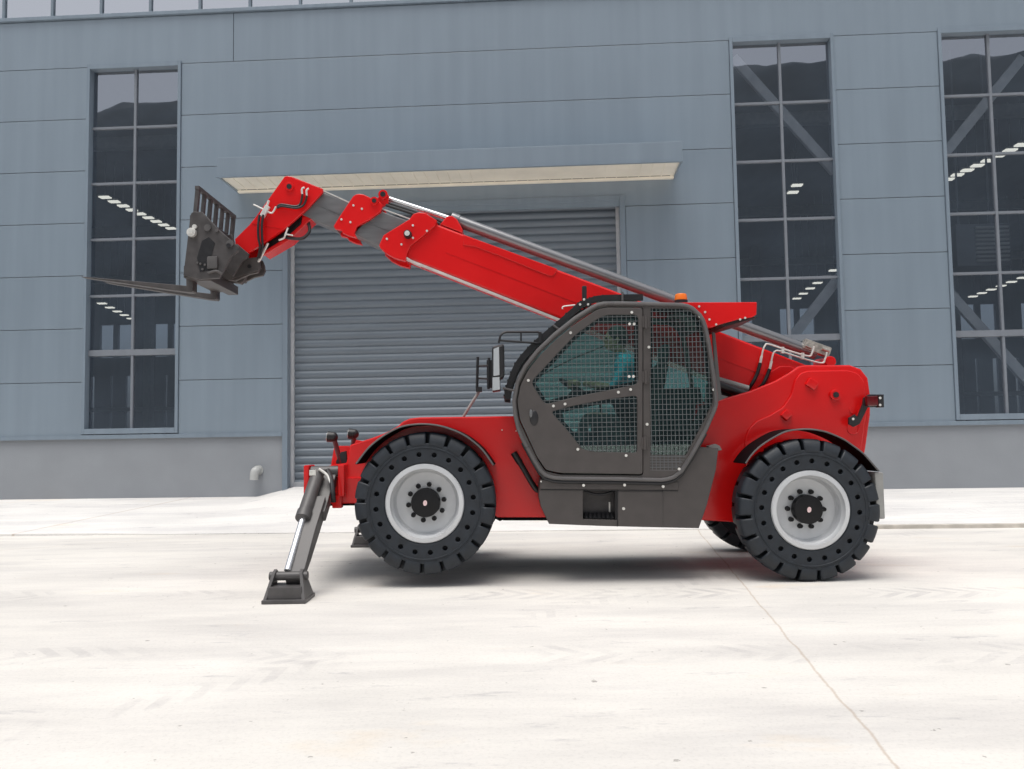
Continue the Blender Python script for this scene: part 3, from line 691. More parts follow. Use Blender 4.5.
b = MB(); q = A(408, 235, .93); b.cyl((q[0], .93, q[2]), (q[0], .86, q[2]), .042, .036, seg=18); b.cyl((q[0], .88, q[2]), (q[0], .852, q[2]), .026, seg=14, mi=1); b.build('angle_sensor', [BLACK, ZINC], boomo)
# hose carrier under the boom
b = MB(); b.bar(Vector(A(407, 259.5, YB0 + .02)), Vector(A(563, 321.5, YB0 + .02)), .022, .05); b.tube(P3([(403, 256, .955), (413, 262.3, .955), (421, 266, .955)]), .014)
b.build('hose_tray', mat('tray_pale', (.55, .50, .48), .5, var=.15, scale=8), boomo)
# mid and inner sections
b = MB(); boom_box(b, [(372,207.5),(381,211),(425,226.5)], [(348,230.5),(379,246.3),(410,258.5)], 1.00, 1.28, .012)
b.bar(Vector(A(366, 221.5, .998)), Vector(A(395, 232.5, .998)), .01, .006)
s2 = b.build('boom_section', BOOMG, tele)
b = MB(); fl2 = [(333.5,226),(338,218.5),(353,196),(356,194.2),(359,193.6),(363.5,194.2),(372.5,198.6),(380.3,202),(382.8,205.5),(380.3,212),(369,220),(357,226.5),(354.5,233),(357,238),(350,236.5),(343,233.5),(341,230.5),(335,229)]
b.plate(P2(fl2, .96), .96, 1.01, bev=.008); b.plate(P2(fl2, .96), 1.27, 1.32, bev=.008); b.plate(P2([(336,224),(358,197),(381,206),(356,232)], .97), 1.0, 1.28, bev=.01)
q0, q1 = A(374.5, 201.3, .96), A(384.5, 197.3, 1.1)
b.cyl((q0[0], .97, q0[2]), (q0[0], .935, q0[2]), .042, seg=20, bev=.005); b.cyl((q1[0], .99, q1[2]), (q1[0], 1.24, q1[2]), .048, seg=20, bev=.005)
b.plate(P2([(376,199),(384,192.5),(389,196),(388,204),(380,208)], 1.02), 1.02, 1.06, bev=.006)
c2_ = b.build('section_collar', RED, s2)
b = MB(); b.cyl((q0[0], .94, q0[2]), (q0[0], .928, q0[2]), .022, seg=14); b.cyl((q1[0], 1.0, q1[2]), (q1[0], .984, q1[2]), .027, seg=14); build_each(b, 'pin', BLACK, s2)
b = MB(); bolts(b, [(353.5,205.5),(362,209),(341.5,219.5),(350.5,222.3)], .96, .011, .01); build_each(b, 'bolt', ZINC, s2)
b = MB(); boom_box(b, [(318,189.5),(322,191.5),(352,204)], [(300,213.5),(311,218.6),(336,229.5)], 1.03, 1.25, .012)
b.bar(Vector(A(318, 204.5, 1.028)), Vector(A(340, 214, 1.028)), .01, .006)
b.build('boom_section', BOOMG, tele)
b = MB(); b.bar(Vector(A(322.5, 190.5, 1.05)), Vector(A(350, 203, 1.05)), .012, .03); b.bar(Vector(A(382, 209, 1.03)), Vector(A(410, 219.2, 1.03)), .012, .03); build_each(b, 'highlight_strip', ZINC, s2)  # pale strips paint the highlight along the sections' top edges
# head of the boom
b = MB()
head = [(234.8,239),(251.5,222.5),(284.3,176.5),(287,175.6),(292,176.5),(322.5,188.5),(323,192),(308,208.5),(283,230.5),(257.5,247.5),(243.5,256.3),(232.5,255),(236,248)]
b.plate(P2(head, .98), .98, 1.02, bev=.008); b.plate(P2(head, .98), 1.26, 1.30, bev=.008)
b.plate(P2([(236,240),(286,178),(322,190),(307,207),(262,236)], 1.0), 1.015, 1.265, bev=.01)
b.plate(P2([(303,209),(308,207),(312.8,215),(311.5,219),(289,240.5),(264,255),(263,251.5),(285,238),(301,224)], 1.05), 1.05, 1.27, bev=.008)
b.bar(Vector(A(252, 223, .978)), Vector(A(283, 228.5, .978)), .012, .01); b.bar(Vector(A(283, 229, .975)), Vector(A(258, 247, .975)), .012, .02)
bh = b.build('boom_head', RED, tele)
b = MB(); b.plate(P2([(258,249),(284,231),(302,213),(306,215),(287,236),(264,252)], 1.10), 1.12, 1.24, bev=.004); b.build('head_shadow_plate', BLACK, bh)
b = MB(); q = A(289.8, 187.2, .98); b.cyl((q[0], .985, q[2]), (q[0], .955, q[2]), .044, seg=24, bev=.005); b.cyl((q[0], .96, q[2]), (q[0], .95, q[2]), .026, seg=16, mi=1); b.build('head_pin', [RED, BLACK], bh)
b = MB(); Yh = .955
for dx, dy in ((0, 0), (4.5, 1.6)):
    b.tube(P3([(302.5+dx, 194+dy, Yh-.02), (300.5+dx*.8, 203.5+dy*.5, Yh), (296+dx*.3, 206.3+dy, Yh-.01), (288, 205.4+dy, Yh-.01), (281, 204.6+dy, Yh), (277, 206.5+dy, Yh)]), .011)
for dx in (0, 3.6): b.tube(P3([(259.5+dx, 215, Yh-.03), (258.2+dx, 226, Yh-.04), (258.5+dx, 238, Yh-.04), (260+dx*.7, 247, Yh-.02), (258+dx*.4, 258, Yh+.05)]), .012)
b.tube(P3([(308, 221, 1.08), (309.5, 231, 1.04), (303, 238, 1.02), (293, 238.5, 1.03), (284, 237, 1.05)]), .016)
build_each(b, 'head_hose', BLACK, bh)
b = MB(); Yh = .945
b.tube(P3([(302.3, 195, Yh), (302, 189, Yh), (304.5, 187.5, Yh)]), .010); b.tube(P3([(306.8, 196, Yh), (306.6, 190.5, Yh), (308.8, 188.5, Yh)]), .010)
b.bar(Vector(A(262, 217, Yh)), Vector(A(268, 206, Yh)), .05, .04, bev=.006); b.tube(P3([(253.5, 204.5, Yh), (266, 210.5, Yh)]), .008); b.tube(P3([(266, 209, Yh), (268.8, 200.5, Yh)]), .012)
b.tube(P3([(266, 211, Yh), (271.5, 213, Yh), (274, 210.5, Yh), (276, 206.5, Yh)]), .009)
b.tube(P3([(268, 243, 1.0), (263, 253, 1.02), (258.5, 262, 1.05)]), .013); b.tube(P3([(288, 228, .98), (285.5, 234, .97), (284, 238, .98), (279, 240, 1.0)]), .009); b.tube(P3([(285.5, 234, .97), (293, 235.5, 1.0)]), .008)
build_each(b, 'hose_fitting', ZINC, bh)
# tilt link below the head
b = MB()
lk = [(229,256),(242,258.5),(257.5,257),(259.5,262),(260.3,268),(258,272.5),(249,274.5),(243,277.5),(235,281),(228,280),(221,277)]
b.plate(P2(lk, 1.04), 1.04, 1.08, bev=.006); b.plate(P2(lk, 1.04), 1.20, 1.24, bev=.006)
b.plate(P2([(234,270),(247,272),(245,280.5),(241,284),(236,283),(231,279)], 1.12), 1.10, 1.18, bev=.01)
b.plate(P2([(231,257),(256,259),(254,270),(228,276)], 1.07), 1.07, 1.21, bev=.01)
b.bar(Vector(A(232, 278, 1.035)), Vector(A(257, 270, 1.035)), .02, .02)
lo = b.build('tilt_link', DGREY, tele)
b = MB(); q = A(249.5, 266.5, 1.04); b.cyl((q[0], 1.045, q[2]), (q[0], 1.03, q[2]), .02, seg=14); b.build('pin', BLACK, lo)

# ---- fork carriage
YN, YF, YG = .62, 1.50, 1.72
b = MB(); cp = [(183.2,275),(190.2,215.5),(191.2,213),(193.6,211.4),(202,211.8),(219,229.5),(236.5,245),(238.8,247.5),(237.5,251.5),(231.7,255.5),(223,271.6),(219,278),(200,279.5)]
b.plate(P2(cp, YN), YN, YN + .04, bev=.006); b.plate(P2([(190,216),(202,213),(207,226),(203,278),(184,274)], YN), YF - .04, YF, bev=.006)
inner = [(226,236),(238.5,246.5),(237.5,251),(231.7,255),(222,270),(214,262)]
for y in (.93, 1.32): b.plate(P2(inner, YN), y, y + .035, bev=.005)
pts = [A(x, y, YN) for x, y in ((187, 272), (191, 222), (205, 224), (208, 272))]
for x, y, wd, ht in ((187.5, 271, .10, .12), (192.5, 219, .08, .10), (204, 275.5, .11, .09)):
    q = A(x, y, YN); b.box((q[0] - wd/2, YN + .03, q[2] - ht/2), (q[0] + wd/2, YF - .03, q[2] + ht/2), .008)
q = A(190, 245, YN); b.box((q[0] - .02, YN + .03, q[2] - .16), (q[0] + .02, YF - .03, q[2] - .05), .006)
b.build('fork_carriage', FORKM, tele)
fc = bpy.data.objects['fork_carriage']
b = MB(); bolts(b, [(208, 228)], YN, .034, .02); bolts(b, [(217.5, 230.5)], YN, .018, .02); bolts(b, [(230.5, 244)], YN, .036, .022); bolts(b, [(201, 264), (205.5, 265), (203, 269.5), (210, 262), (198, 263)], YN, .011, .02)
q = A(213, 262, YN); b.box((q[0] - .05, YN - .03, q[2] - .07), (q[0] + .05, YN, q[2] + .05), .01); b.tube(P3([(208, 273, YN-.02), (216, 271, YN-.03), (222, 274, YN-.01)]), .012)
build_each(b, 'pin', LEGG, fc)
b = MB(); q = A(229.3, 246, YN); b.cyl((q[0], YN - .015, q[2]), (q[0], YN - .028, q[2]), .021, seg=16); b.plate(P2([(197,258),(202,241),(209,237),(215,243),(211,258),(213,270),(200,272)], YN), YN - .004, YN - .001, bev=.001); b.build('recess_shade', BLACK, fc)  # black disc and plate on the face, painted shade of hole and hollow
b = MB(); q = A(192.7, 233.2, YN); b.cyl((q[0], YN, q[2]), (q[0], YN - .05, q[2]), .043, seg=20, bev=.006); b.cyl((q[0], YN - .05, q[2]), (q[0], YN - .058, q[2]), .02, seg=14); q2 = A(195, 227, YN); b.cyl((q2[0], YN, q2[2]), (q2[0], YN - .02, q2[2]), .022, seg=14); b.build('lock_knob', ZINC, fc)
b = MB()
topz = A(197, 187.5, YN); botz = A(194.5, 214, YN)
for k in range(7):
    y = YN + .03 + k * (YG - YN - .06) / 6
    b.bar((topz[0], y, topz[2]), (botz[0], y, botz[2]), .03 if 0 < k < 6 else .036, .045)
b.bar((topz[0], YN, topz[2]), (topz[0], YG, topz[2]), .04, .035, up=(0,0,1)); b.bar((botz[0], YN + .045, botz[2]), (botz[0], YG, botz[2]), .04, .04, up=(0,0,1))
b.build('load_guard', FORKM, fc)
for Y, heel, tip in ((.86, (190.5, 292), (84, 278)), (1.46, (214, 299.5), (107, 283.3))):
    h, t_ = Vector(A(*heel, Y)), Vector(A(*tip, Y)); d = (t_ - h).normalized()
    up = Vector((d.z, 0, -d.x)); up = up if up.z > 0 else -up
    b = MB(); o1 = [h + Vector((.045, 0, .0)), h + Vector((.045, 0, .24)), h + Vector((-.028, 0, .24)), h + up * .05 + d * .03, t_ + up * .006, t_, h + d * .03 - up * .012, h + Vector((.03, 0, -.012))]
    b.plate([(v.x, v.z) for v in o1], Y - .055, Y + .055, bev=.005)
    b.build('fork', FORKM, tele)

# ---- cylinders
b = MB(); b.cyl(A(456, 220.5, 1.12), A(816, 353.5, 1.12), .060, seg=28, bev=.006); q = A(816, 352, 1.12)
ec = b.build('extension_cylinder', CYLG, tele)
b = MB(); b.cyl(A(385, 197.5, 1.12), A(458, 221.3, 1.12), .026, seg=20); b.build('rod', CHROM, ec)
b = MB(); b.cyl(A(459, 221.5, 1.12), A(451, 218.5, 1.12), .066, seg=28, bev=.006); b.build('gland', CYLG, ec)
b = MB(); b.tube(P3([(386, 205, 1.03), (420, 216, 1.03), (440, 224, 1.03)]), .016); b.tube(P3([(385, 202, 1.06), (430, 217, 1.06), (450, 226, 1.06)]), .013)
b.tube(P3([(458, 217.5, 1.16), (530, 244, 1.16), (674, 299, 1.16), (742, 324, 1.16), (802, 351, 1.16)]), .016, smooth=False); build_each(b, 'long_hose', BLACK, ec)
b = MB(); b.bar(Vector(A(803, 343.5, 1.08)), Vector(A(829, 353, 1.08)), .10, .09, bev=.008); b.bar(Vector(A(806, 344, 1.02)), Vector(A(812, 347, 1.02)), .05, .05, bev=.006); b.cyl(A(822, 348, 1.02), A(829, 351, 1.02), .02); b.build('valve_body', mat('valve_metal', (.42, .40, .36), .4, metal=.6, var=.25, scale=40), ec)
b = MB(); q = A(829, 361, 1.0); b.cyl((q[0], .95, q[2] - .01), (q[0], 1.3, q[2] - .01), .055, seg=24, bev=.01); b.build('rear_boss', RED, boomo)
b = MB(); Yp = .93
b.tube(P3([(761, 362, Yp), (762.5, 352, Yp), (765, 345.5, Yp), (769, 344.2, Yp), (788, 350.5, Yp), (808, 356, Yp), (812, 353, Yp), (814, 346, Yp)]), .0085)
b.tube(P3([(770.5, 367, Yp), (772.5, 356, Yp), (775, 351.5, Yp), (780, 351, Yp), (800, 357.5, Yp), (821, 363, Yp), (825, 359, Yp), (827, 352, Yp)]), .0085)
for x, y in ((782.5, 350.5), (802.5, 356.3)): b.bar(Vector(A(x, y - 3.5, Yp - .005)), Vector(A(x, y + 3, Yp - .005)), .03, .03, bev=.004)
b.bar(Vector(A(761.5, 356, Yp)), Vector(A(760, 364, Yp)), .022, .022, bev=.003); b.bar(Vector(A(771.5, 361, Yp)), Vector(A(769.5, 370, Yp)), .022, .022, bev=.003)
build_each(b, 'steel_pipe', ZINC, boomo)
b = MB(); b.tube(P3([(760.3, 363, Yp), (757, 374, Yp), (752, 384, Yp), (747, 391, Yp + .05)]), .018); b.tube(P3([(769.6, 369, Yp), (767, 376, Yp), (763, 384, Yp), (757, 391, Yp + .05)]), .018); build_each(b, 'rubber_hose', BLACK, boomo)
# lift cylinder tops behind the cab
b = MB(); b.cyl(A(716, 384, .80), A(750, 397, .80), .045, seg=20); b.cyl(A(714, 379, .86), A(748, 389, .86), .035, seg=20, mi=1); b.plate(P2([(714,382),(748,389),(752,393),(722,402),(712,402)], .85), .86, 1.2, mi=2)
b.build('lift_cylinder', [BLACK, LTGREY, BLACK], tele)

# ---- stabilisers
def stab(T, B, sgn):
    T, B = Vector(T), Vector(B); d = (B - T).normalized(); out = Vector((0, -sgn, 0)); out = (out - d * out.dot(d)).normalized(); L = (B - T).length
    X = Vector((1, 0, 0)); M = Matrix((X, out, d)).transposed().to_4x4(); M.translation = T
    b = MB()
    b.box((-.075, -.10, .0), (.105, .03, L * .42), .012, M=M)
    prof = [(-.10, L*.3), (.075, L*.3), (.075, L*.62), (.03, L*.95), (.03, L + .02), (-.05, L + .02), (-.085, L*.8)]
    me = plate_me([(p[1], p[0]) for p in prof], -.07, .07, bev=.012)
    me.transform(Matrix(((0,-1,0,.015),(0,0,1,0),(1,0,0,0),(0,0,0,1)))); me.transform(M); b.mesh(me)
    b.box((-.12, -.05, L * .22), (.0, .03, L * .30), .006, M=M)
    o = b.build('stabiliser', LEGG, tele)
    def pt(x, y, z): return M @ Vector((x, y, z))
    b = MB(); b.cyl(pt(-.05, .075, .07), pt(-.05, .085, L * .46), .058, seg=26, bev=.006); b.cyl(pt(-.05, .085, L * .455), pt(-.05, .085, L * .53), .066, seg=26, bev=.008)
    b.cyl(pt(-.13, .02, .0), pt(.14, .02, .0), .05, seg=20); b.build('cylinder', LEGG, o)
    b = MB(); b.cyl(pt(-.05, .085, L * .5), pt(-.05, .04, L * .96), .027, seg=20); b.build('rod', CHROM, o)
    f = Vector((B.x - .03, B.y, GZ))
    b = MB()
    for sg in (-1, 1):
        q = [(.165, -.15, .03), (.165, .15, .03), (.122, .05, .225), (.118, .0, .25), (.122, -.05, .225)]
        lo_ = [b.bm.verts.new((f.x + sg * x, f.y + y, f.z + z)) for x, y, z in q]; hi_ = [b.bm.verts.new((f.x + sg * (x - .024), f.y + y, f.z + z)) for x, y, z in q]
        b.bm.faces.new(lo_); b.bm.faces.new(hi_[::-1])
        for k in range(5): b.bm.faces.new((lo_[k], lo_[(k+1) % 5], hi_[(k+1) % 5], hi_[k]))
    b.box((f.x - .175, f.y - .17, GZ), (f.x + .175, f.y + .17, GZ + .032), .008)
    b.mesh(plate_me([(f.x - .145, GZ + .03), (f.x + .145, GZ + .03), (f.x + .128, GZ + .125), (f.x - .128, GZ + .125)], f.y - .13, f.y + .12, bev=.006)); b.cyl((f.x - .155, f.y, GZ + .195), (f.x + .155, f.y, GZ + .195), .036, seg=18, bev=.004)
    b.build('foot_pad', LEGG, o)
    b = MB(); b.bar(pt(-.105, .14, L * .11), pt(-.045, .14, L * .11), .05, .04, bev=.005); b.tube([pt(-.03, .15, L*.08), pt(.05, .12, L*.12), pt(.11, .09, L*.2), pt(.14, .04, L*.24)], .012); b.build('pipe_block', ZINC, o)
    b = MB(); b.tube([pt(.04, .11, L*.06), pt(.10, .1, L*.16), pt(.14, .06, L*.27), pt(.15, .0, L*.3)], .022); b.build('leg_hose', BLACK, o)
    # red clevis at the top
    b = MB()
    for x0, x1 in ((-.185, -.135), (.125, .185)):
        b.box((T.x + x0, T.y - .09 if sgn > 0 else T.y - .15, T.z - .21), (T.x + x1, T.y + .15 if sgn > 0 else T.y + .09, T.z + .075), .012)
    b.box((T.x + .06, T.y - .03, T.z - .32), (T.x + .15, T.y + .05, T.z - .2), .01)
    build_each(b, 'clevis', RED, o)
T0 = A(326, 473, .42)
stab((T0[0], .42, T0[2]), (-1.80, -.44, .13), 1)
stab((T0[0], 1.86, T0[2]), (-1.76, 3.05, .13), -1)

# ---- cab
YK = .04                                           # near face of the cab
CO = [(514,401),(515.2,415),(518,428),(522.6,439),(534,460),(540,470),(545,475),(553,477.6),(563,478.4),(620,479),(661,480),(668,479),(674,477),(681,471.5),(691,456),(705.5,430),(714.5,409.5),(716,404),(715.8,398),(713.6,377),(709,344.6),(705,326),(702.8,320),(699.6,315),(692,308.2),(687,306),(682,305),(651,304),(620,303.4),(604,303.6),(598,304.8),(592,307.6),(575,318.3),(554.7,334.5),(537.5,351),(525,366.8),(517.5,382)]
W1 = rnd([(531,382.3),(547,365),(575,335.3),(597,319.2),(606,315),(638,315),(638,384),(609,390),(578,396),(545,404.5)], 5)
W2 = rnd([(551,411.7),(575,405.5),(607,399.5),(637,395.5),(637,452.7),(592.5,451.3),(582,449),(571.7,435),(556.6,418)], 4)
W3 = rnd([(650,308),(682,308.5),(690,310),(696,315),(700.5,321),(703,330),(706.5,345),(711,377),(713,396),(712.4,404),(705,419),(688,451),(680,464),(676,470),(650,470)], 3)
CO2 = P2(CO, YK); W1_, W2_, W3_ = P2(W1, YK), P2(W2, YK), P2(W3, YK)
b = MB()
big = P2(rnd([(516.5,402),(519,420),(537,458),(545,471),(560,474.5),(643,475.5),(643,307),(606,306.5),(596,309),(576,322),(556,338),(540,353),(528,368),(519.5,384)], 3), YK)
b.plate(CO2, YK, YK + .05, [big, P2([(651,308.5),(682,308.7),(690,310.5),(696,315),(700.5,321),(703,330),(706.5,345),(711,377),(713,396),(712.4,404),(705,419),(688,451),(686,455),(651,454.5)], YK)], .006)
far = P2(rnd([(524,386),(547,357),(575,327),(597,310),(690,312),(700,325),(710,378),(710,402),(690,437),(560,437)], 6), YK)
b.plate(CO2, .88, .92, [far], .006)
n = len(CO2)
i0 = CO.index((604,303.6)); 
def strip(idx, y0, y1, th, mi=0): b.ribbon([CO2[i % n] for i in idx], y0, y1, th, mi)
strip(range(0, 18), YK + .05, .88, .03)                     # floor and lower front
strip(range(21, 27), YK + .05, .88, .03)                    # rear of the roof
for i in (31,): pass
cab = b.build('cab', DGREY, tele)
b = MB(); b.tube([(x, YK - .004, z) for x, z in CO2], .018, closed=True, smooth=False, res=3); b.build('frame_tube', TRIM, cab)
b = MB(); zb = CO2[5]; b.tube([(x, YK + .012, z - .03) for x, z in CO2[3:16]], .018, smooth=False); b.build('seal', BLACK, cab)
# glass all round
b = MB(); b.plate(far, .895, .90, bev=.0005); b.build('pane', CABFR, cab)
b = MB(); b.ribbon([CO2[i] for i in list(range(30, n)) + [0]], YK + .06, .87, .006); b.build('windscreen', CABGL, cab)
b = MB(); b.ribbon([CO2[i] for i in range(26, 31)], YK + .055, .875, .008); b.build('roof_pane', CABGL, cab)
b = MB(); b.ribbon([CO2[i] for i in range(17, 22)], YK + .06, .87, .006); b.build('rear_pane', CABGL, cab)
b = MB(); b.plate(P2([(650,307),(690,309),(704,330),(712,378),(713,402),(686,456),(650,456)], YK), YK + .03, YK + .035, bev=.0005); b.build('quarter_pane', CABGL, cab)
b = MB(); b.plate(W3_, YK + .037, YK + .047, [P2(rnd([(653,311.5),(682,312),(689,314),(694,318.5),(698,324),(700,332),(703.5,346),(708,377),(710,395),(709,403),(702,417),(685,448),(677,460),(674,466),(653,466)], 2), YK)], .001); b.build('gasket_and_shadow', GUARDM, cab)  # black ring: window seal with the frame's shadow put into its colour
b = grid_wires(W3_, .0345, .0455, YK - .002, .0023); b.build('mesh_guard', WIRE, cab)
b = MB()
for k in range(6):
    p_, q_ = A(650, 456.5 + k * 2.7, YK + .002), A(686 - k * 1.7, 457 + k * 2.7, YK + .002); b.bar(Vector(p_), Vector(q_), .009, .006)
build_each(b, 'louvre_slat', TRIM, cab)
b = MB(); b.plate(P2([(649.5,455.5),(686,456.5),(676,472.5),(649.5,472.5)], YK), YK + .004, YK + .03, bev=.003); b.build('lower_panel', DGREY, cab)
# door
b = MB(); dl = P2(rnd([(517.2,402),(520,420),(537,457),(546,470),(560,473),(642.5,474.3),(642.5,308),(606,307.5),(596.5,310),(576.5,323),(557,338.5),(541,354),(529,369),(520.5,385)], 3), YK)
b.plate(dl, YK - .012, YK + .03, [W1_, W2_], .006)
door = b.build('door', DGREY, tele)
for w_ in (W1_, W2_): b = MB(); b.plate(w_, YK + .012, YK + .016, bev=.0005); b.build('pane', CABGL, door)
for w_ in (W1_, W2_): b = MB(); b.plate(w_, YK + .018, YK + .028, [inset(w_, .030)], .001); b.build('gasket_and_shadow', GUARDM, door)  # seal and painted frame shadow in one black ring
b = grid_wires(W1_, .0405, .0405, YK - .008, .0023); g1 = b.build('mesh_guard', WIRE, door)
b = grid_wires(W2_, .0405, .0405, YK - .008, .0023); b.build('mesh_guard', WIRE, door)
b = MB(); b.ball((lambda p: (p[0], YK - .012, p[2]))(A(534, 418, YK)), .05, (.75, .3, 1.35)); b.build('door_handle', BLACK, door)
b = MB(); b.ball((lambda p: (p[0] - .018, YK - .02, p[2] + .03))(A(533, 417, YK)), .028, (.5, .3, 1.3)); b.build('handle_lock', BOOMG, door)
b = MB()
for x, y in ((645.5, 322), (645.5, 377), (644.5, 443)): p = A(x, y, YK); b.cyl((p[0], YK - .02, p[2] - .06), (p[0], YK - .02, p[2] + .06), .014, seg=12); b.box((p[0] - .03, YK - .018, p[2] - .05), (p[0] + .03, YK - .012, p[2] + .05), .002); b.build('hinge', DGREY, door); b = MB()
b = MB(); bolts(b, [(570.5,332.8),(528.3,380.4),(631.7,312.4),(553.4,406),(565,404),(618.3,392.2),(630.5,389.5),(577.8,449.3),(626,455.5),(629.5,324),(634,324),(629,376.5),(633.3,376.5)], YK - .012, .0125, .008); build_each(b, 'door_bolt', ZINC, door)
b = MB(); bolts(b, [(648.8,347.2),(647,424.3),(699.8,316.5),(713.5,389.7),(679,469),(583.5,485.3),(624.5,485),(663,486.5)], YK - .004, .0125, .010); build_each(b, 'bolt', ZINC, cab)
# inside the cab
def inside(x, y, Y=.46): return Vector(A(x, y, Y))
b = MB(); s0 = inside(630, 432); b.box((s0.x - .28, .24, s0.z - .06), (s0.x + .22, .70, s0.z + .05), .03)
q = inside(641, 390); b.bar((s0.x + .16, .47, s0.z), (s0.x + .30, .47, s0.z + .62), .09, .44, bev=.03); b.box((s0.x - .2, .28, s0.z - .32), (s0.x + .16, .66, s0.z - .06), .02)
b.bar((s0.x + .31, .47, s0.z + .60), (s0.x + .34, .47, s0.z + .80), .07, .24, bev=.025)
b.build('seat', SEATM, cab)
b = MB(); q = inside(550, 430); b.plate(P2([(522,408),(546,404),(562,414),(566,440),(552,472),(540,464)], .3), .16, .78, bev=.02); b.build('dashboard', SEATM, cab)
b = MB(); cw = inside(577, 390); ax = Vector((.55, 0, .84)).normalized(); 
e1 = Vector((0, 1, 0)); e2 = ax.cross(e1)
ring = [cw + .18 * (math.cos(t * math.pi / 10) * e1 + math.sin(t * math.pi / 10) * e2) for t in range(20)]
b.tube(ring, .016, closed=True); b.cyl(cw - ax * .02, cw + ax * .02, .04)
for t in (0, 7, 13): b.bar(cw, ring[t], .02, .012)
b.cyl(cw, cw - ax * .45 - Vector((.10, 0, 0)), .035); b.build('steering_wheel', BLACK, cab)
b = MB(); q = inside(612, 418, .76); b.box((q.x - .2, .70, q.z - .22), (q.x + .2, .84, q.z + .04), .02); b.tube([q + Vector((-.1, 0, .04)), q + Vector((-.12, 0, .2))], .012); b.ball(q + Vector((-.12, 0, .22)), .03); b.build('joystick_console', SEATM, cab)
b = MB(); b.plate(P2([(652,389),(700,387),(704,402),(684,440),(652,448)], .62), .62, .80, bev=.02); b.build('rear_dark_block', SEATM, cab)  # invented block that darkens the view through the rear quarter
b = MB(); b.tube(P3([(538, 377, .85), (570, 360, .86), (612, 343, .87), (637, 332, .88)]), .007); b.build('wiper', BLACK, cab)

# cab front guard and roof guard
ga = [(504,399,0),(505,390,0),(508,380,0),(515,363,0),(528,347,0),(542,334,0),(557,321.5,0),(575,305.5,0),(581,301,0),(590,297.6,0),(603,295,0),(643,294,0)]
g2 = [(v.x, v.y) for v in catmull(ga, 4)]
b = MB()
for y0 in (.14, .80):
    gp = P2(g2, .14); b.ribbon(gp, y0, y0 + .04, -.055)
for k in range(2, len(gp) - 1, 2):
    b.box((gp[k][0] - .008, .17, gp[k][1] - .008), (gp[k][0] + .008, .81, gp[k][1] + .008))
for yy in (.30, .47, .64): b.ribbon([(x, z) for x, z in gp], yy, yy + .012, -.012)
b.build('front_guard', BLACK, tele)
b = MB()
for (x0, y0, x1, y1) in ((503, 388, 516, 391), (553, 325, 561, 331), (622.5, 292, 622.5, 304)): b.tube([Vector(A(x0, y0, .12)), Vector(A(x1, y1, .12))], .010, smooth=False)
build_each(b, 'guard_strut', TRIM, tele)
b = MB(); b.bar(Vector(A(584.3, 301, .2)), Vector(A(584.3, 286, .2)), .042, .03, bev=.008); b.build('aerial', BLACK, tele)
b = MB(); bolts(b, [(584, 299.5), (580, 304.5), (588, 304.5)], .13, .011, .01); b.tube(P3([(562.5, 309, .14), (563.5, 306.5, .14), (575, 305, .14)]), .006); build_each(b, 'guard_bolt', ZINC, tele)
# red roof bracket behind the cab, and beacon
b = MB(); rb = [(668,303),(690,302.3),(756.5,302),(757,303),(756.5,314.5),(753,317),(738,319.5),(720,324.5),(712,327.5),(707,327.5),(703,318),(697,311),(688,306)]
b.plate(P2(rb, .16), .16, .20, bev=.006); b.plate(P2(rb, .16), .86, .90, bev=.006)
b.plate(P2([(668,303.5),(756,302.8),(755,306),(690,306.5)], .17), .20, .86, bev=.004)
hood = b.build('rear_hood', RED, tele)
b = MB(); b.plate(P2([(718,325),(738,320),(753,317.5),(755,318.5),(743,322),(722,328)], .3), .22, .84, bev=.004); b.build('rear_lamp_bar', BLACK, hood)
b = MB(); bolts(b, [(699,306.5),(705,312.2),(709.3,319.5),(716,324.5),(740,319.5),(745,318)], .16, .010, .008); build_each(b, 'bolt', ZINC, hood)
b = MB(); p = A(681, 302.5, .5); b.cyl((p[0], .5, p[2] - .01), (p[0], .5, p[2] + .02), .062, seg=24); bea = b.build('beacon', BLACK, tele)
b = MB(); b.cyl((p[0], .5, p[2] + .018), (p[0], .5, p[2] + .082), .060, .052, seg=24, bev=.012); b.build('beacon_lens', ORAN, bea)

# smoke-grey quarter strip behind the cab
b = MB(); b.plate(P2([(711,332),(714,334),(720,395),(727,397),(716,402),(715,388)], .3), .25, .28, bev=.003); b.build('rear_strip', TRIM, tele)

# ---- mirror
b = MB(); Ym = -.02
b.plate(P2(rnd([(491.8,349),(493,346.5),(503,344),(504.2,346),(504.4,374),(503,377.5),(499.8,379),(500.5,390.5),(492,391.5)], 1.2), Ym), Ym - .02, Ym + .18, bev=.02)
mi_ = b.build('mirror', BLACK, tele)
b = MB(); b.plate(P2([(493.5,349),(499,347),(499.5,375),(493.5,376)], Ym - .02), Ym - .026, Ym - .018, bev=.002); b.plate(P2([(492.5,377.5),(499.5,377),(500,389.5),(492.5,390.5)], Ym - .02), Ym - .026, Ym - .018, bev=.002); build_each(b, 'mirror_glass', MIRR, mi_)
b = MB(); b.tube(P3([(498.7,343,.05),(500.3,336,.05),(503,333,.06),(507,332,.07),(538,332,.14),(540,334,.14),(540.6,342.5,.14)]), .010, smooth=False); b.tube(P3([(499.6,340.4,.05),(540.6,343.5,.14)]), .009, smooth=False); b.tube(P3([(521,332.2,.1),(521,341,.1)]), .008, smooth=False)
b.plate(P2([(538.5,332),(541.5,332),(542,343.5),(538,343.5)], .13), .12, .16); b.build('mirror_arm', BLACK, mi_)
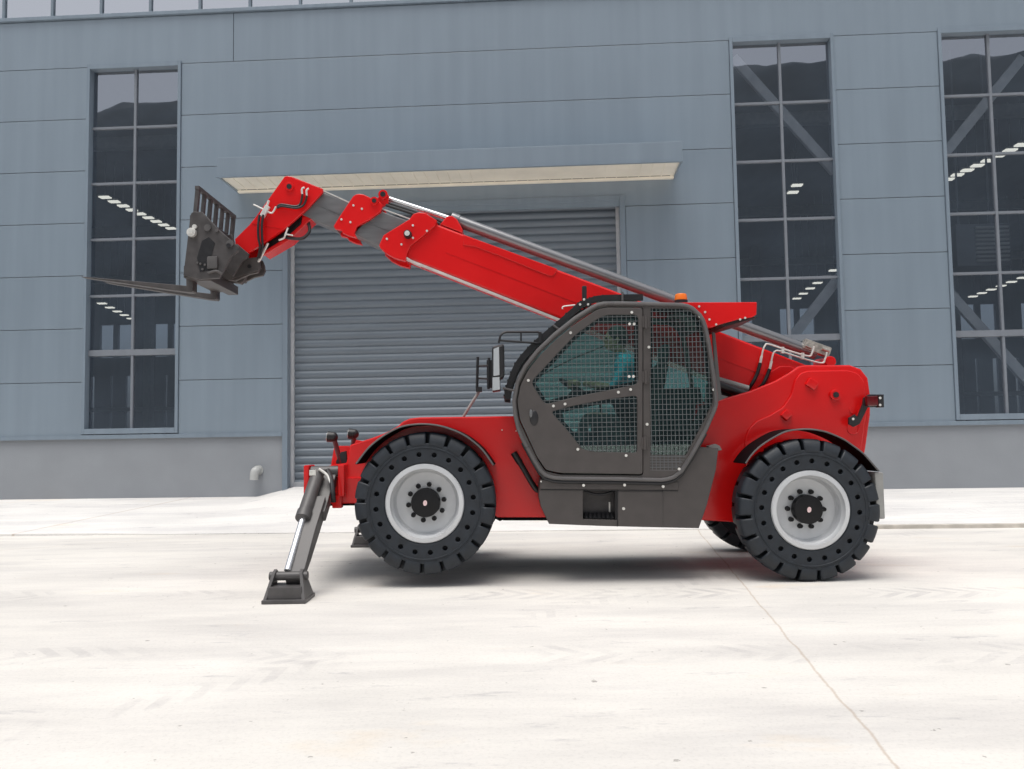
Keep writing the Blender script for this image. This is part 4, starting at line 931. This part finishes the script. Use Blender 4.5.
b = MB(); Yp = .75; b.tube(P3([(477.8,357,Yp),(477,388,Yp)]), .014, smooth=False); b.tube(P3([(476,366,Yp),(490,365.5,Yp)]), .009, smooth=False); b.tube(P3([(476,378,Yp),(490,379,Yp)]), .009, smooth=False); b.tube(P3([(489,358,Yp),(488.5,389,Yp)]), .013, smooth=False)
b.box(A(476, 392, Yp) - np.array([0, .03, 0]), A(482, 387, Yp) + np.array([0, .03, 0])); far_m = b.build('mirror_bracket', BLACK, tele)
b = MB(); b.tube(P3([(480.5,389,Yp),(463,417,Yp)]), .014, smooth=False); b.build('mirror_post', LTGREY, tele)
b = MB(); b.box(A(487, 388, Yp + .1) - np.array([0, .0, 0]), A(497, 360, Yp + .1) + np.array([0, .03, 0])); b.build('far_mirror', BLACK, tele)

# ---- box below the cab
b = MB(); YX = .07
bx_ = [(540.3,479),(560,480.5),(662,482),(672,480),(680,474.5),(689,463),(697.5,446.5),(718.6,448.2),(716,470),(707,505),(699,528.3),(640,527),(600,526),(549,524),(541,507),(538.8,496)]
rec = [(583,489.7),(617,489.7),(617,520),(583,519)]
b.plate(P2(bx_, YX), YX, YX + .05, [P2(rec, YX)], .008); b.plate(P2(bx_, YX), YX + .05, .50, [P2([(580,487),(620,487),(620,522),(580,521)], YX)], .004)
tb = b.build('side_box', DGREY, tele)
b = MB(); b.plate(P2([(540.5,479.5),(560,480.5),(678,482),(678,490),(540,488.8)], YX), YX - .012, YX + .01, bev=.004); b.build('step_strip', DGREY, tb)
b = MB(); b.plate(P2([(618,491.5),(663,492),(662.5,526.6),(618,526)], YX), YX - .006, YX + .01, bev=.004); b.build('access_panel', DGREY, tb)
for p_, q_ in (((662.3, 490), (661.8, 527)), ((617.6, 490), (617.4, 526.5)), ((540, 489.6), (678, 490.8))):
    b = MB(); b.bar(Vector(A(*p_, YX - .002)), Vector(A(*q_, YX - .002)), .007, .006); b.build('seam', BLACK, tb)
b = MB(); a, c = A(580, 488, YX), A(620, 522, YX); b.box((a[0], YX + .16, c[2]), (c[0], YX + .2, a[2])); bk = b.build('recess_back', FORKM, tb)
b = MB()
for k in range(7): q = A(586 + k * 4.4, 517.3, YX + .05); b.cyl((q[0], YX + .03, q[2] - .02), (q[0], YX + .10, q[2] + .02), .021, seg=12)
b.tube(P3([(584, 490, YX+.06), (592, 493.5, YX+.05), (602, 494.5, YX+.05), (614, 491, YX+.06)]), .012); b.bar(Vector(A(616, 491, YX+.03)), Vector(A(616, 519, YX+.03)), .016, .04); b.build('cable', BLACK, tb)
b = MB(); bolts(b, [(623.5,508.6)], YX - .006, .013, .01); bolts(b, [(583.5,484.8),(624.8,485),(663,486.6),(541,481.5)], YX - .012, .008, .006); q = A(610.5, 507, YX + .1); b.cyl((q[0], YX + .16, q[2] - .05), (q[0], YX + .16, q[2] + .04), .012, seg=10); build_each(b, 'bolt', ZINC, tb)
b = MB(); b.tube(P3([(515, 455, .36), (522, 466, .36), (530, 480, .36), (536, 489, .38), (541, 491, .42)]), .026); b.cyl(A(513.5, 452.5, .36), A(520, 463, .36), .030, seg=18); b.build('exhaust_hose', BLACK, tele)

# ================================================================== PERSON in the cab
def driver():
    root = inside(631, 422); J = {}
    def at(x, y, Y): return Vector(A(x, y, Y))
    me = bpy.data.meshes.new('p'); verts = []; edges = []; rad = []
    def add(p, r, par=None):
        verts.append(tuple(p)); rad.append(r)
        if par is not None: edges.append((par, len(verts) - 1))
        return len(verts) - 1
    hips = at(631, 421, .46); add(hips, (.135, .15))
    wst = add(at(630.5, 405, .46), (.12, .14), 0); chs = add(at(627.5, 380, .46), (.125, .165), wst); shl = add(at(625, 364, .46), (.09, .12), chs); nk = add(at(621, 354, .46), (.055, .055), shl); add(at(618, 346, .46), (.06, .06), nk)
    for s in (-1, 1):
        y = .46 + .19 * s
        a = add(at(625.5, 365, y), (.06, .06), shl); e = add(at(613, 388, y + .02*s), (.045, .045), a); wv = add(at(588, 384, .46 + .15 * s), (.03, .03), e); add(at(582, 383, .46 + .155 * s), (.034, .03), wv)
        h = add(at(627, 424, .46 + .09*s), (.088, .088), 0); k = add(at(586, 417, .46 + .12*s), (.062, .062), h); an = add(at(577, 455, .46 + .12*s), (.042, .042), k); f1 = add(at(574, 462, .46 + .12*s), (.042, .045), an); add(at(557, 464, .46 + .13*s), (.03, .045), f1)
    me.from_pydata(verts, edges, []); me.update()
    o = bpy.data.objects.new('p', me); C.objects.link(o)
    md = o.modifiers.new('s', 'SKIN'); md.use_smooth_shade = True
    for i, r in enumerate(rad): me.skin_vertices[0].data[i].radius = r
    me.skin_vertices[0].data[0].use_root = True
    o.modifiers.new('u', 'SUBSURF').levels = 2
    bpy.context.view_layer.update()
    sk = bpy.data.meshes.new_from_object(o.evaluated_get(bpy.context.evaluated_depsgraph_get())); bpy.data.objects.remove(o)
    b = MB(); b.mesh(sk)
    hc = at(615.5, 339.5, .46)
    b.ball(hc, .1, (.98, .78, 1.16), u=24, v=16); b.ball(hc + Vector((-.045, 0, -.05)), .062, (.9, .85, .9))
    b.ball(hc + Vector((-.102, 0, -.012)), .018, (1, .75, 1.2)); b.ball(hc + Vector((-.092, 0, -.058)), .02, (.6, 1.1, .4))
    for s in (-1, 1): b.ball(hc + Vector((.01, .082 * s, -.005)), .03, (.6, .3, 1))
    for s in (-1, 1):                                   # hands closed on the wheel rim
        wr = at(582, 383, .46 + .155 * s); g = wr + Vector((-.05, .012 * s, -.005)); b.ball(g, .04, (1, .55, .8))
        for k in range(4):
            p = g + Vector((-.03 + .002*k, .0, .026 - .019*k)); b.tube([p, p + Vector((-.035, .004*s, .002)), p + Vector((-.05, -.012*s, -.006)), p + Vector((-.036, -.03*s, -.01))], .0088)
        b.tube([g + Vector((.0, -.015*s, .028)), g + Vector((-.03, -.03*s, .034)), g + Vector((-.05, -.036*s, .026))], .010)
    tmp = link('p', b.done(), None); rm = tmp.modifiers.new('r', 'REMESH'); rm.mode = 'VOXEL'; rm.voxel_size = .0085
    sm = tmp.modifiers.new('k', 'SMOOTH'); sm.iterations = 3; sm.factor = .4
    bpy.context.view_layer.update()
    out = bpy.data.meshes.new_from_object(tmp.evaluated_get(bpy.context.evaluated_depsgraph_get())); bpy.data.objects.remove(tmp)
    out.materials.clear()
    shz, wsz = A(621, 353, .46)[2], A(631, 414, .46)[2]; elbx = A(606, 388, .46)[0]; foot = A(577, 457, .46)[2]
    root_ = empty('person', (hips.x, .46, hips.z - .12)); tag(root_, 'person in a blue shirt sitting at the steering wheel behind the cab mesh', 'person')
    body = link('body', out, [SKIN, SHIRT, TROUS, BLACK], root_, smooth=60)
    iv = world_of(root_)
    for f in body.data.polygons:
        c = iv @ f.center
        f.material_index = 0
        if c.z < foot: f.material_index = 3
        elif c.z < wsz and not (c.z > A(600, 400, .46)[2]): f.material_index = 2
        elif c.z < shz and c.x > elbx: f.material_index = 1
    b = MB(); b.ball(hc + Vector((.018, 0, .022)), .106, (.98, .84, 1.06), u=24, v=16)
    bmesh.ops.bisect_plane(b.bm, geom=list(b.bm.verts) + list(b.bm.edges) + list(b.bm.faces), plane_co=hc + Vector((-.05, 0, .02)), plane_no=Vector((-.75, 0, -.65)), clear_outer=True)
    b.build('hair', HAIR, root_)
    b = MB()
    for s in (-1, 1): b.ball(hc + Vector((-.088, .034 * s, .008)), .011)
    b.build('eye', BLACK, root_)
driver()
